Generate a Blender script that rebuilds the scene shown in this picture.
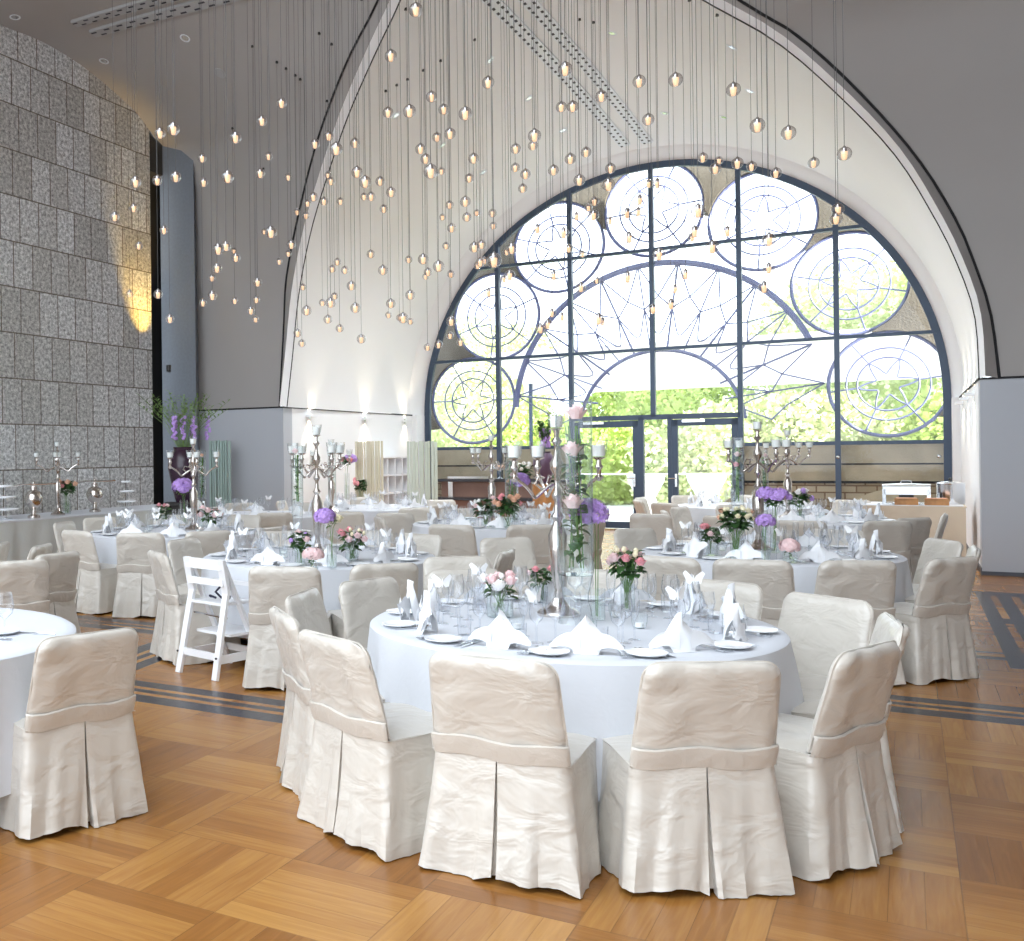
import bpy, math, random
from mathutils import Vector, Matrix
from mathutils.bvhtree import BVHTree
PI = math.pi
for o in list(bpy.data.objects): bpy.data.objects.remove(o)
S = bpy.context.scene
COL = S.collection
# ------------------------------------------------------------------ camera, world, light, exposure
F = 1030.0; CX = 250.0; HY = 455.0; H = 1.62; ROLL = .012
cd = bpy.data.cameras.new('camera'); cam = bpy.data.objects.new('camera', cd); COL.objects.link(cam)
S.camera = cam
cd.sensor_width = 36; cd.lens = F/1024*36
cd.shift_x = (512-CX)/1024; cd.shift_y = (HY-470.5)/1024
cd.clip_start = .05; cd.clip_end = 400
cam.location = (0, 0, H)
cam.rotation_euler = (Matrix.Rotation(PI/2, 3, 'X') @ Matrix.Rotation(-ROLL, 3, 'Z')).to_euler()
w = bpy.data.worlds.new('sky'); S.world = w; w.use_nodes = True
bg = w.node_tree.nodes['Background']; bg.inputs[0].default_value = (.83, .915, 1, 1); bg.inputs[1].default_value = 2.1
sd = bpy.data.lights.new('sun', 'SUN'); sd.energy = 11; sd.angle = .03; sd.color = (1, .96, .86)
sun = bpy.data.objects.new('sun', sd); COL.objects.link(sun)
S.view_settings.view_transform = 'Standard'; S.view_settings.look = 'None'
S.view_settings.exposure = 1.02; S.view_settings.gamma = 1; S.view_settings.use_curve_mapping = False
# ------------------------------------------------------------------ room frame: u along the window wall, n into the room's depth
PH = math.radians(32.53); TU = (math.cos(PH), -math.sin(PH)); NU = (math.sin(PH), math.cos(PH))
def P(u, n, z): return Vector((TU[0]*u+NU[0]*n, TU[1]*u+NU[1]*n, z))
sun.rotation_euler = (-(P(1, -.3, 0).normalized()+Vector((0, 0, .36)))).to_track_quat('-Z', 'Y').to_euler()
def ray(x, y):
    dx = x-CX; dy = y-HY; c = math.cos(ROLL); s = math.sin(ROLL)
    return Vector(((dx*c-dy*s)/F, 1, -(dy*c+dx*s)/F))
O = Vector((0, 0, H))
def atz(x, y, z): r = ray(x, y); return O+r*((z-H)/r.z)
def atd(x, y, d): return O+ray(x, y)*d
def un(p): return TU[0]*p[0]+TU[1]*p[1], NU[0]*p[0]+NU[1]*p[1]
def onN(x, y, N): r = ray(x, y); return O+r*(N/(NU[0]*r.x+NU[1]))
def project(p):
    a = p[0]/p[1]; b = (p[2]-H)/p[1]
    return CX+a*F-b*F*-ROLL*-1*-1, HY-b*F
# ------------------------------------------------------------------ materials
def mat(name, col, rough=.5, metal=0, bump=None, var=None, spec=.5, trans=0, emit=None, sheen=0, alpha=1):
    m = bpy.data.materials.new(name); m.use_nodes = True; nt = m.node_tree; b = nt.nodes['Principled BSDF']
    b.inputs['Base Color'].default_value = (*col, 1); b.inputs['Roughness'].default_value = rough
    b.inputs['Metallic'].default_value = metal; b.inputs['Specular IOR Level'].default_value = spec
    if sheen: b.inputs['Sheen Weight'].default_value = sheen
    if trans: b.inputs['Transmission Weight'].default_value = trans
    if emit: b.inputs['Emission Color'].default_value = (*emit[:3], 1); b.inputs['Emission Strength'].default_value = emit[3]
    tc = nt.nodes.new('ShaderNodeTexCoord')
    if var:   # (scale, amount)
        n = nt.nodes.new('ShaderNodeTexNoise'); n.inputs['Scale'].default_value = var[0]; n.inputs['Detail'].default_value = 4
        nt.links.new(tc.outputs['Object'], n.inputs['Vector'])
        r = nt.nodes.new('ShaderNodeMapRange'); r.inputs['From Min'].default_value = .3; r.inputs['From Max'].default_value = .7
        r.inputs['To Min'].default_value = 1-var[1]; r.inputs['To Max'].default_value = 1+var[1]
        nt.links.new(n.outputs['Fac'], r.inputs['Value'])
        mx = nt.nodes.new('ShaderNodeVectorMath'); mx.operation = 'SCALE'; mx.inputs[0].default_value = col
        nt.links.new(r.outputs['Result'], mx.inputs['Scale']); nt.links.new(mx.outputs[0], b.inputs['Base Color'])
    if bump:  # (scale, distance, stretch vector)
        n = nt.nodes.new('ShaderNodeTexNoise'); n.inputs['Scale'].default_value = bump[0]; n.inputs['Detail'].default_value = 3
        n.inputs['Distortion'].default_value = .6
        mp = nt.nodes.new('ShaderNodeMapping'); mp.inputs['Scale'].default_value = bump[2] if len(bump) > 2 else (1, 1, 1)
        nt.links.new(tc.outputs['Object'], mp.inputs['Vector']); nt.links.new(mp.outputs[0], n.inputs['Vector'])
        bp = nt.nodes.new('ShaderNodeBump'); bp.inputs['Distance'].default_value = bump[1]; bp.inputs['Strength'].default_value = 1
        nt.links.new(n.outputs['Fac'], bp.inputs['Height']); nt.links.new(bp.outputs[0], b.inputs['Normal'])
    return m
def thin_glass(name, tint=(1, 1, 1), refl=.12, edge=.5, dark=None):
    m = bpy.data.materials.new(name); m.use_nodes = True; nt = m.node_tree; nt.nodes.clear()
    out = nt.nodes.new('ShaderNodeOutputMaterial'); tr = nt.nodes.new('ShaderNodeBsdfTransparent'); gl = nt.nodes.new('ShaderNodeBsdfGlossy')
    tr.inputs[0].default_value = (*tint, 1); gl.inputs['Roughness'].default_value = .03; gl.inputs[0].default_value = (.95, .97, 1, 1)
    lw = nt.nodes.new('ShaderNodeLayerWeight'); lw.inputs['Blend'].default_value = edge
    mr = nt.nodes.new('ShaderNodeMapRange'); mr.inputs['To Min'].default_value = refl*.3; mr.inputs['To Max'].default_value = min(1, refl*5)
    mx = nt.nodes.new('ShaderNodeMixShader')
    if dark:
        cr = nt.nodes.new('ShaderNodeValToRGB'); e = cr.color_ramp.elements; e[0].color = (*tint, 1); e[0].position = .45; e[1].color = (*dark, 1); e[1].position = .98
        nt.links.new(lw.outputs['Facing'], cr.inputs[0]); nt.links.new(cr.outputs[0], tr.inputs[0])
    nt.links.new(lw.outputs['Facing'], mr.inputs['Value']); nt.links.new(mr.outputs[0], mx.inputs[0])
    nt.links.new(tr.outputs[0], mx.inputs[1]); nt.links.new(gl.outputs[0], mx.inputs[2]); nt.links.new(mx.outputs[0], out.inputs[0])
    return m
M = {}
M['pier_shade_grey'] = mat('shade_blue_plaster', (.49, .51, .55), .7, var=(.6, .02))  # bluish shade on the piers is put into the plaster colour
M['wall_shade_grey'] = mat('shade_grey_plaster', (.385, .365, .35), .75, var=(.6, .03))  # white plaster away from the window: its shade is painted in as grey
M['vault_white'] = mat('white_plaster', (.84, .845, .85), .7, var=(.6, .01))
M['jamb_white'] = mat('jamb_plaster', (.90, .91, .92), .7)
M['groove'] = mat('black_shadow_gap', (.012, .012, .014), .8)
M['black_trim'] = mat('dark_skirting', (.05, .055, .07), .4)
M['pilaster'] = mat('slate_fabric_panel', (.17, .19, .22), .6, bump=(90, .002, (1, 1, .05)), var=(20, .06))
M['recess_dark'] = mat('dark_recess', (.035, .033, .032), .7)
M['vent'] = mat('vent_white', (.78, .82, .86), .4)
M['slot'] = mat('vent_slot', (.04, .04, .05), .6)
M['vent_grey'] = mat('vent_grey', (.40, .40, .40), .5)
M['frame'] = mat('anthracite_metal', (.045, .07, .115), .38, .2)
M['glass'] = thin_glass('window_glass', (.97, .985, .985), .08, .3)
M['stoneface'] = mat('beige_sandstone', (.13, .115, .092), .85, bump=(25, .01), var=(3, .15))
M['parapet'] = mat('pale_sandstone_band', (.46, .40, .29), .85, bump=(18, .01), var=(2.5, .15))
M['tracery'] = mat('tracery_bars', (.15, .17, .33), .5)
M['satin'] = mat('ivory_satin', (.60, .56, .50), .28, bump=(5, .020, (1, 1, 1.8)), sheen=.2, spec=.6)
M['satin_band'] = mat('ivory_satin_band', (.58, .535, .475), .30, bump=(14, .008, (1, 1, 1)), sheen=.2, spec=.6)
M['gold'] = mat('brass_leg', (.65, .45, .2), .3, .8)
M['linen'] = mat('white_linen', (.68, .70, .745), .75, bump=(9, .004))
M['napkin'] = mat('white_napkin', (.88, .89, .91), .7, bump=(30, .002))
M['champagne'] = mat('champagne_cloth', (.64, .53, .40), .5, bump=(6, .01))
M['silvercloth'] = mat('silver_table_skirt', (.60, .62, .60), .45, bump=(6, .01))
M['silver'] = mat('antique_silver', (.66, .61, .57), .2, 1, bump=(40, .001))
M['steel'] = mat('polished_steel', (.75, .77, .8), .18, 1)
M['crystal'] = thin_glass('wine_glass', (.97, .975, .985), .11, .45, (.42, .46, .52))
M['clear'] = thin_glass('vase_glass', (.96, .98, .98), .10, .4, (.45, .53, .53))
M['globe'] = thin_glass('pendant_glass', (.86, .84, .83), .15, .35, (.16, .14, .14))
M['water'] = thin_glass('vase_water', (.95, .975, .965), .04, .5)
M['bulb'] = mat('warm_lamp', (.62, .40, .26), .5, emit=(1, .62, .36, .62))
M['cable'] = mat('grey_cable', (.10, .10, .10), .5)
M['black'] = mat('black_metal', (.02, .02, .02), .4)
M['candle'] = mat('white_wax', (.92, .92, .9), .5)
M['china'] = mat('white_china', (.9, .91, .93), .15)
M['paper'] = mat('white_paper', (.93, .93, .93), .7)
M['leaf'] = mat('green_leaf', (.05, .13, .035), .5, var=(30, .4))
M['leaf2'] = mat('light_green_leaf', (.16, .27, .07), .5, var=(30, .4))
M['stem'] = mat('green_stem', (.12, .25, .06), .5)
M['rose_pink'] = mat('pink_petal', (.86, .36, .40), .6, var=(40, .2))
M['rose_pale'] = mat('pale_pink_petal', (.90, .66, .66), .6, var=(40, .08))
M['rose_cream'] = mat('cream_petal', (.88, .80, .56), .6, var=(40, .08))
M['rose_peach'] = mat('peach_petal', (.87, .52, .36), .6, var=(40, .1))
M['white_petal'] = mat('white_petal', (.92, .90, .88), .6)
M['purple'] = mat('lilac_floret', (.50, .31, .72), .6, var=(60, .3))
M['dkpurple'] = mat('aubergine_glaze', (.035, .015, .03), .25)
M['plum'] = mat('plum_glaze', (.10, .055, .10), .35)
M['white_wood'] = mat('white_lacquered_wood', (.86, .87, .89), .35)
M['wood'] = mat('orange_brown_wood', (.42, .20, .07), .5, bump=(20, .004, (1, 1, .1)), var=(8, .3))
M['straps'] = mat('dark_strap', (.03, .03, .06), .6)
M['oak'] = mat('bar_oak', (.30, .17, .13), .4, var=(5, .1))
M['counter'] = mat('bar_counter_top', (.05, .05, .06), .2)
M['yellow'] = mat('yellow_strip', (.8, .55, .03), .5)
M['slat_glass'] = mat('frosted_slat', (.66, .70, .60), .35)
M['slat_cream'] = mat('cream_slat', (.72, .67, .52), .5)
M['slat_green'] = mat('green_tint_slat', (.38, .50, .46), .35)
M['hedge'] = mat('sunlit_foliage', (.46, .56, .17), .7, var=(2, .3))
M['hedge2'] = mat('pale_foliage', (.60, .65, .38), .7, var=(2, .25))
M['bark'] = mat('bark', (.12, .09, .06), .9)
M['terrace'] = mat('terrace_paving', (.62, .61, .58), .8, var=(2, .06))
M['grass'] = mat('lawn', (.25, .35, .10), .9, var=(4, .2))
M['awning'] = mat('white_awning', (.88, .90, .92), .8)
# ---- floor: parquet in basket weave blocks with dark inlaid bands (object x = u, y = n)
def floor_material():
    m = bpy.data.materials.new('oak_parquet'); m.use_nodes = True; nt = m.node_tree; L = nt.links; b = nt.nodes['Principled BSDF']
    def N(t, **k):
        x = nt.nodes.new(t)
        for a, v in k.items(): setattr(x, a, v)
        return x
    def ma(op, a, c=None, d=None):
        x = N('ShaderNodeMath', operation=op)
        for i, v in enumerate((a, c, d)):
            if v is None: continue
            if isinstance(v, (int, float)): x.inputs[i].default_value = v
            else: L.new(v, x.inputs[i])
        return x.outputs[0]
    tc = N('ShaderNodeTexCoord'); sp = N('ShaderNodeSeparateXYZ'); L.new(tc.outputs['Object'], sp.inputs[0])
    X, Y = sp.outputs[0], sp.outputs[1]
    B = .56
    bx = ma('DIVIDE', ma('ADD', X, -.15), B); by = ma('DIVIDE', ma('ADD', Y, -.2), B)
    ix = ma('FLOOR', bx); iy = ma('FLOOR', by)
    par = ma('ABSOLUTE', ma('MODULO', ma('ADD', ix, iy), 2))
    fx = ma('FRACT', bx); fy = ma('FRACT', by)
    def mixf(f, a, c): return ma('ADD', ma('MULTIPLY', a, ma('SUBTRACT', 1, f)), ma('MULTIPLY', c, f))
    across = mixf(par, fx, fy)       # coordinate across the planks
    pl = ma('FLOOR', ma('MULTIPLY', across, 5)); pf = ma('FRACT', ma('MULTIPLY', across, 5))
    cmb = N('ShaderNodeCombineXYZ'); L.new(ix, cmb.inputs[0]); L.new(iy, cmb.inputs[1]); L.new(pl, cmb.inputs[2])
    wn = N('ShaderNodeTexWhiteNoise', noise_dimensions='3D'); L.new(cmb.outputs[0], wn.inputs[0])
    cmb2 = N('ShaderNodeCombineXYZ'); L.new(ix, cmb2.inputs[0]); L.new(iy, cmb2.inputs[1])
    wn2 = N('ShaderNodeTexWhiteNoise', noise_dimensions='3D'); L.new(cmb2.outputs[0], wn2.inputs[0])
    # grain stretched along the planks
    g = N('ShaderNodeCombineXYZ')
    L.new(mixf(par, ma('MULTIPLY', X, 60), ma('MULTIPLY', X, 4)), g.inputs[0]); L.new(mixf(par, ma('MULTIPLY', Y, 4), ma('MULTIPLY', Y, 60)), g.inputs[1]); L.new(ma('MULTIPLY', wn.outputs[0], 30), g.inputs[2])
    gn = N('ShaderNodeTexNoise'); gn.inputs['Scale'].default_value = .7; gn.inputs['Detail'].default_value = 5; gn.inputs['Distortion'].default_value = .8; L.new(g.outputs[0], gn.inputs['Vector'])
    t = ma('ADD', ma('ADD', ma('MULTIPLY', wn.outputs[0], .32), ma('MULTIPLY', wn2.outputs[0], .30)), ma('MULTIPLY', gn.outputs[0], .55))
    cr = N('ShaderNodeValToRGB'); L.new(t, cr.inputs[0]); e = cr.color_ramp.elements
    e[0].position = .15; e[0].color = (.19, .07, .014, 1); e[1].position = .95; e[1].color = (.47, .235, .062, 1)
    k = e.new(.55); k.color = (.30, .125, .028, 1)
    # seams
    seam = ma('MAXIMUM', ma('MAXIMUM', ma('LESS_THAN', fx, .008), ma('LESS_THAN', fy, .008)), ma('LESS_THAN', pf, .02))
    # dark bands
    def rng(v, a, c): return ma('MULTIPLY', ma('GREATER_THAN', v, a), ma('LESS_THAN', v, c))
    def stripes(v, a, c):
        wd = c-a
        return ma('MAXIMUM', ma('MAXIMUM', rng(v, a, a+wd*.33), rng(v, a+wd*.45, a+wd*.6)), rng(v, a+wd*.72, c))
    bandA = stripes(Y, 7.42, 7.93)
    bandB = ma('MULTIPLY', stripes(Y, 5.33, 5.83), rng(X, -5.2, -1.4))
    sk = ma('ADD', X, ma('MULTIPLY', ma('SUBTRACT', Y, 5.85), .15))
    bandC = ma('MULTIPLY', stripes(sk, -5.38, -4.9), rng(Y, 5.83, 7.42))
    zone = ma('MULTIPLY', rng(Y, 9.3, 14.05), ma('GREATER_THAN', X, .62))
    wood_in = ma('MAXIMUM', rng(X, .74, .80), rng(X, .92, .99))
    woodrow = ma('MAXIMUM', rng(Y, 10.0, 11.6), rng(Y, 11.9, 13.7))
    zone = ma('MULTIPLY', zone, ma('SUBTRACT', 1, ma('MULTIPLY', wood_in, woodrow)))
    thin = ma('MAXIMUM', ma('MAXIMUM', rng(Y, 13.95, 14.05), rng(Y, 11.65, 11.72)), ma('MAXIMUM', rng(Y, 9.62, 9.75), rng(Y, 9.9, 9.97)))
    thin = ma('MULTIPLY', thin, ma('GREATER_THAN', X, -1.0))
    dark = ma('MAXIMUM', ma('MAXIMUM', bandA, bandB), ma('MAXIMUM', bandC, ma('MAXIMUM', zone, thin)))
    mx = N('ShaderNodeMix', data_type='RGBA'); L.new(dark, mx.inputs[0]); L.new(cr.outputs[0], mx.inputs[6]); mx.inputs[7].default_value = (.022, .024, .036, 1)
    mx2 = N('ShaderNodeMix', data_type='RGBA'); L.new(ma('MULTIPLY', seam, .45), mx2.inputs[0]); L.new(mx.outputs[2], mx2.inputs[6]); mx2.inputs[7].default_value = (.10, .045, .015, 1)
    L.new(mx2.outputs[2], b.inputs['Base Color'])
    b.inputs['Roughness'].default_value = .27; b.inputs['Specular IOR Level'].default_value = .36
    bp = N('ShaderNodeBump'); bp.inputs['Distance'].default_value = .0012; L.new(ma('SUBTRACT', gn.outputs[0], seam), bp.inputs['Height']); L.new(bp.outputs[0], b.inputs['Normal'])
    return m
M['floor'] = floor_material()
def stone_material():   # object x = n, z = height
    m = bpy.data.materials.new('split_stone_blocks'); m.use_nodes = True; nt = m.node_tree; L = nt.links; b = nt.nodes['Principled BSDF']
    tc = nt.nodes.new('ShaderNodeTexCoord'); mp = nt.nodes.new('ShaderNodeMapping'); mp.inputs['Rotation'].default_value = (-PI/2, 0, 0)
    mp.inputs['Location'].default_value = (0, -.21, 0)
    L.new(tc.outputs['Object'], mp.inputs['Vector'])
    br = nt.nodes.new('ShaderNodeTexBrick'); br.offset = .35; br.squash = 1
    for k, v in dict(Scale=1, **{'Mortar Size': .012, 'Mortar Smooth': .3, 'Brick Width': .42, 'Row Height': .715, 'Bias': 0}).items(): br.inputs[k].default_value = v
    br.inputs['Color1'].default_value = (.52, .51, .49, 1); br.inputs['Color2'].default_value = (.76, .77, .78, 1); br.inputs['Mortar'].default_value = (.20, .17, .14, 1)
    sp = nt.nodes.new('ShaderNodeSeparateXYZ'); L.new(tc.outputs['Object'], sp.inputs[0])
    cb = nt.nodes.new('ShaderNodeCombineXYZ'); L.new(sp.outputs[0], cb.inputs[0]); L.new(sp.outputs[2], cb.inputs[1]); L.new(cb.outputs[0], br.inputs['Vector'])
    n1 = nt.nodes.new('ShaderNodeTexNoise'); n1.inputs['Scale'].default_value = 17; n1.inputs['Detail'].default_value = 8; n1.inputs['Roughness'].default_value = .8
    L.new(tc.outputs['Object'], n1.inputs['Vector'])
    mr = nt.nodes.new('ShaderNodeMapRange'); mr.inputs['From Min'].default_value = .38; mr.inputs['From Max'].default_value = .62; mr.inputs['To Min'].default_value = .35; mr.inputs['To Max'].default_value = 1.65
    L.new(n1.outputs['Fac'], mr.inputs['Value'])
    sc = nt.nodes.new('ShaderNodeVectorMath'); sc.operation = 'SCALE'; L.new(br.outputs['Color'], sc.inputs[0]); L.new(mr.outputs[0], sc.inputs['Scale'])
    L.new(sc.outputs[0], b.inputs['Base Color']); b.inputs['Roughness'].default_value = .62
    bp = nt.nodes.new('ShaderNodeBump'); bp.inputs['Distance'].default_value = .03; L.new(n1.outputs['Fac'], bp.inputs['Height']); L.new(bp.outputs[0], b.inputs['Normal'])
    return m
M['stone'] = stone_material()
def rubble_material():
    m = bpy.data.materials.new('rubble_masonry'); m.use_nodes = True; nt = m.node_tree; L = nt.links; b = nt.nodes['Principled BSDF']
    tc = nt.nodes.new('ShaderNodeTexCoord'); sp = nt.nodes.new('ShaderNodeSeparateXYZ'); L.new(tc.outputs['Object'], sp.inputs[0])
    cb = nt.nodes.new('ShaderNodeCombineXYZ'); L.new(sp.outputs[0], cb.inputs[0]); L.new(sp.outputs[2], cb.inputs[1])
    br = nt.nodes.new('ShaderNodeTexBrick'); br.offset = .43; L.new(cb.outputs[0], br.inputs['Vector'])
    for k, v in dict(Scale=1, **{'Mortar Size': .014, 'Brick Width': .33, 'Row Height': .13}).items(): br.inputs[k].default_value = v
    br.inputs['Color1'].default_value = (.30, .24, .16, 1); br.inputs['Color2'].default_value = (.48, .41, .30, 1); br.inputs['Mortar'].default_value = (.2, .13, .08, 1)
    L.new(br.outputs['Color'], b.inputs['Base Color']); b.inputs['Roughness'].default_value = .9
    return m
M['rubble'] = rubble_material()
# ------------------------------------------------------------------ mesh helpers
class MB:
    def __init__(s): s.v = []; s.f = []
    def add(s, vs, fs):
        k = len(s.v); s.v += [tuple(v) for v in vs]; s.f += [tuple(i+k for i in f) for f in fs]; return s
    def box(s, a, b):
        x0, y0, z0 = a; x1, y1, z1 = b
        return s.add([(x0, y0, z0), (x1, y0, z0), (x1, y1, z0), (x0, y1, z0), (x0, y0, z1), (x1, y0, z1), (x1, y1, z1), (x0, y1, z1)],
                     [(0, 3, 2, 1), (4, 5, 6, 7), (0, 1, 5, 4), (1, 2, 6, 5), (2, 3, 7, 6), (3, 0, 4, 7)])
    def bar(s, p, q, wx, wy, up=(0, 0, 1)):     # box section between two points
        p = Vector(p); q = Vector(q); d = (q-p).normalized(); u = Vector(up)
        if abs(d.dot(u)) > .95: u = Vector((0, 1, 0))
        a = d.cross(u).normalized()*wx/2; c = d.cross(a).normalized()*wy/2
        vs = [p-a-c, p+a-c, p+a+c, p-a+c, q-a-c, q+a-c, q+a+c, q-a+c]
        return s.add(vs, [(0, 3, 2, 1), (4, 5, 6, 7), (0, 1, 5, 4), (1, 2, 6, 5), (2, 3, 7, 6), (3, 0, 4, 7)])
    def tube(s, pts, r, seg=8, cap=True):
        pts = [Vector(p) for p in pts]; rs = r if isinstance(r, (list, tuple)) else [r]*len(pts)
        k = len(s.v); ref = None
        for i, p in enumerate(pts):
            d = (pts[min(i+1, len(pts)-1)]-pts[max(i-1, 0)]).normalized()
            if ref is None: ref = d.orthogonal().normalized()
            ref = (ref-d*ref.dot(d))
            ref = ref.normalized() if ref.length > 1e-6 else d.orthogonal().normalized()
            bi = d.cross(ref)
            for j in range(seg):
                a = 2*PI*j/seg; s.v.append(tuple(p+(ref*math.cos(a)+bi*math.sin(a))*rs[i]))
        for i in range(len(pts)-1):
            for j in range(seg):
                a = k+i*seg+j; b = k+i*seg+(j+1) % seg
                s.f.append((a, b, b+seg, a+seg))
        if cap: s.f.append(tuple(k+j for j in reversed(range(seg)))); s.f.append(tuple(k+(len(pts)-1)*seg+j for j in range(seg)))
        return s
    def lathe(s, prof, seg=16, c=(0, 0, 0)):
        k = len(s.v)
        for r, z in prof:
            for j in range(seg):
                a = 2*PI*j/seg; s.v.append((c[0]+r*math.cos(a), c[1]+r*math.sin(a), c[2]+z))
        for i in range(len(prof)-1):
            for j in range(seg):
                a = k+i*seg+j; b = k+i*seg+(j+1) % seg
                s.f.append((a, b, b+seg, a+seg))
        return s
    def ball(s, c, r, seg=10, rings=6, sc=(1, 1, 1)):
        k = len(s.v)
        for i in range(rings+1):
            t = PI*i/rings
            for j in range(seg):
                a = 2*PI*j/seg; s.v.append((c[0]+r*sc[0]*math.sin(t)*math.cos(a), c[1]+r*sc[1]*math.sin(t)*math.sin(a), c[2]+r*sc[2]*math.cos(t)))
        for i in range(rings):
            for j in range(seg):
                a = k+i*seg+j; b = k+i*seg+(j+1) % seg
                s.f.append((a, a+seg, b+seg, b))
        return s
    def grid(s, rows, close=False):
        k = len(s.v); n = len(rows[0])
        for r in rows: s.v += [tuple(p) for p in r]
        for i in range(len(rows)-1):
            for j in range(n if close else n-1):
                a = k+i*n+j; b = k+i*n+(j+1) % n
                s.f.append((a, b, b+n, a+n))
        return s
    def mesh(s, name, m, smooth=True):
        me = bpy.data.meshes.new(name); me.from_pydata(s.v, [], s.f); me.materials.append(M[m] if isinstance(m, str) else m)
        if smooth:
            me.polygons.foreach_set('use_smooth', [True]*len(me.polygons))
            try: me.set_sharp_from_angle(angle=math.radians(42))
            except Exception: pass
        me.update(); return me
    def build(s, name, m, parent=None, loc=None, smooth=True, kind=None):
        o = bpy.data.objects.new(name, s.mesh(name, m, smooth)); COL.objects.link(o)
        if parent: o.parent = parent
        if loc is not None: o.location = loc
        if kind: o['kind'] = kind
        return o
def struct(mb, name, m, smooth=False, loc=None): return mb.build(name, m, None, loc, smooth, 'structure')
def empty(name, loc=(0, 0, 0), rz=0):
    o = bpy.data.objects.new(name, None); o.empty_display_size = .1; COL.objects.link(o); o.location = loc; o.rotation_euler = (0, 0, rz); return o
def tag(o, label, cat, group=None):
    o['label'] = label; o['category'] = cat
    if group: o['group'] = group
    return o
KIDS = {}
def kids(o):
    if o.name not in KIDS: KIDS[o.name] = [c for c in bpy.data.objects if c.parent == o]
    return KIDS[o.name]
def dup(o, parent=None):
    c = o.copy(); COL.objects.link(c); c.parent = parent
    for ch in kids(o): dup(ch, c)
    return c
class Proto:     # first use hands out the thing itself, later uses copies of it and its parts
    def __init__(s, fn): s.fn = fn; s.o = None
    def get(s, loc, rz=0, sc=1):
        if s.o is None: s.o = s.fn(); r = s.o; kids(r); [kids(c) for c in kids(r)]
        else: r = dup(s.o)
        r.location = loc; r.rotation_euler = (0, 0, rz); r.scale = (sc, sc, sc) if isinstance(sc, (int, float)) else sc
        return r
def wobj(o): # put an object whose mesh is in (u, n, z) coordinates into the world
    o.rotation_euler = (0, 0, -PH); return o
rnd = random.Random(4)
def interp(x, xs, ys):
    if x <= xs[0]: return ys[0]
    for i in range(1, len(xs)):
        if x <= xs[i]: t = (x-xs[i-1])/(xs[i]-xs[i-1]); return ys[i-1]+t*(ys[i]-ys[i-1])
    return ys[-1]
# ================================================================== THE SETTING (all in u, n, z)
N1 = 15.86; N2 = 22.05; ZG = 2.47; UC = -4.31; UL = -9.4; UR = .78; UW = -11.75; UE = 3.15; RW = 4.93
wobj(struct(MB().add([(-13, -7, 0), (6, -7, 0), (6, N2+.1, 0), (-13, N2+.1, 0)], [(0, 1, 2, 3)]), 'floor', 'floor'))
# recess opening curve, from the pixels of the photograph seen on leaning wall, lower ends on the spring line
kz = lambda z: interp(z, [0, 3.4, 4.5, 5.4, 6.4, 7.2, 8.0, 9.3], [1, 1, .985, .966, .93, .90, .85, .80])
def lean(pts):
    r = []
    for u, z in pts: k = kz(z); r.append((u*k, N1*k, H+k*(z-H)))
    return r
iL = lean([(-9.33, 2.47), (-9.20, 3.39), (-9.06, 4.45), (-8.81, 5.50), (-8.47, 6.43), (-8.05, 7.41), (-7.50, 8.41), (-7.04, 9.17)])
iR = lean([(-2.37, 8.01), (-1.43, 7.19), (-.64, 6.23), (-.07, 5.40), (.30, 4.63), (.55, 3.99), (.74, 3.28), (.78, 2.47)])
gL = lean([(-9.47, 2.47), (-9.36, 3.90), (-9.29, 4.80), (-8.99, 6.01), (-8.60, 7.19), (-8.03, 8.37), (-7.43, 9.27)])
gR = lean([(-1.92, 7.90), (-1.24, 7.28), (-.51, 6.36), (.14, 5.36), (.55, 4.50), (.75, 3.88), (.90, 3.27), (.98, 2.47)])
inner = iL+[(-5.1, 12.3, 8.2), (UC, 12.2, 8.35), (-3.4, 12.45, 8.0)]+iR
groove = gL+[(-5.0, 11.9, 8.5), (UC, 11.8, 8.68), (-3.2, 12.2, 8.2)]+gR
def catmull(ps, m=6):
    ps = [Vector(p) for p in ps]; out = []
    for i in range(len(ps)-1):
        p0 = ps[max(i-1, 0)]; p1 = ps[i]; p2 = ps[i+1]; p3 = ps[min(i+2, len(ps)-1)]
        for k in range(m):
            t = k/m; out.append(.5*((2*p1)+(p2-p0)*t+(2*p0-5*p1+4*p2-p3)*t*t+(3*p1-p0-3*p2+p3)*t*t*t))
    out.append(ps[-1]); return out
def resample(ps, N):      # by angle about the centre of the opening
    ps = catmull(ps); an = [math.atan2(p.z-ZG, UC-p.x) for p in ps]
    for i in range(1, len(an)): an[i] = max(an[i], an[i-1]+1e-5)
    out = []
    for k in range(N+1):
        a = an[0]+(an[-1]-an[0])*k/N; j = 1
        while j < len(an)-1 and an[j] < a: j += 1
        t = (a-an[j-1])/(an[j]-an[j-1]); out.append(ps[j-1].lerp(ps[j], max(0, min(1, t))))
    return out
NS = 64
A1 = resample(inner, NS); AG = resample(groove, NS)
A1o = [p+(g-p).normalized()*.0+Vector((0, -.16, .02)) + (Vector((p.x-UC, 0, p.z-ZG)).normalized()*.05) for p, g in zip(A1, AG)]
def warc(R, n): return [Vector((UC-R*math.cos(PI*k/NS), n, ZG+R*math.sin(PI*k/NS))) for k in range(NS+1)]
W0 = warc(RW+.22, N2-.55); Wa = warc(RW+.17, N2-.50); Wb = warc(RW+.05, N2-.02); 
W0[0].x = UL; W0[-1].x = UR
def blend(a, b, m, bulge=0):
    rows = []
    for k in range(m+1):
        t = k/m; rows.append([p.lerp(q, t)+Vector((0, 0, bulge*math.sin(PI*t)*max(0, (p.z-ZG)/5))) for p, q in zip(a, b)])
    return rows
vault = wobj(struct(MB().grid(blend(A1, W0, 14, .12)), 'ceiling_recess', 'vault_white', True))
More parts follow.
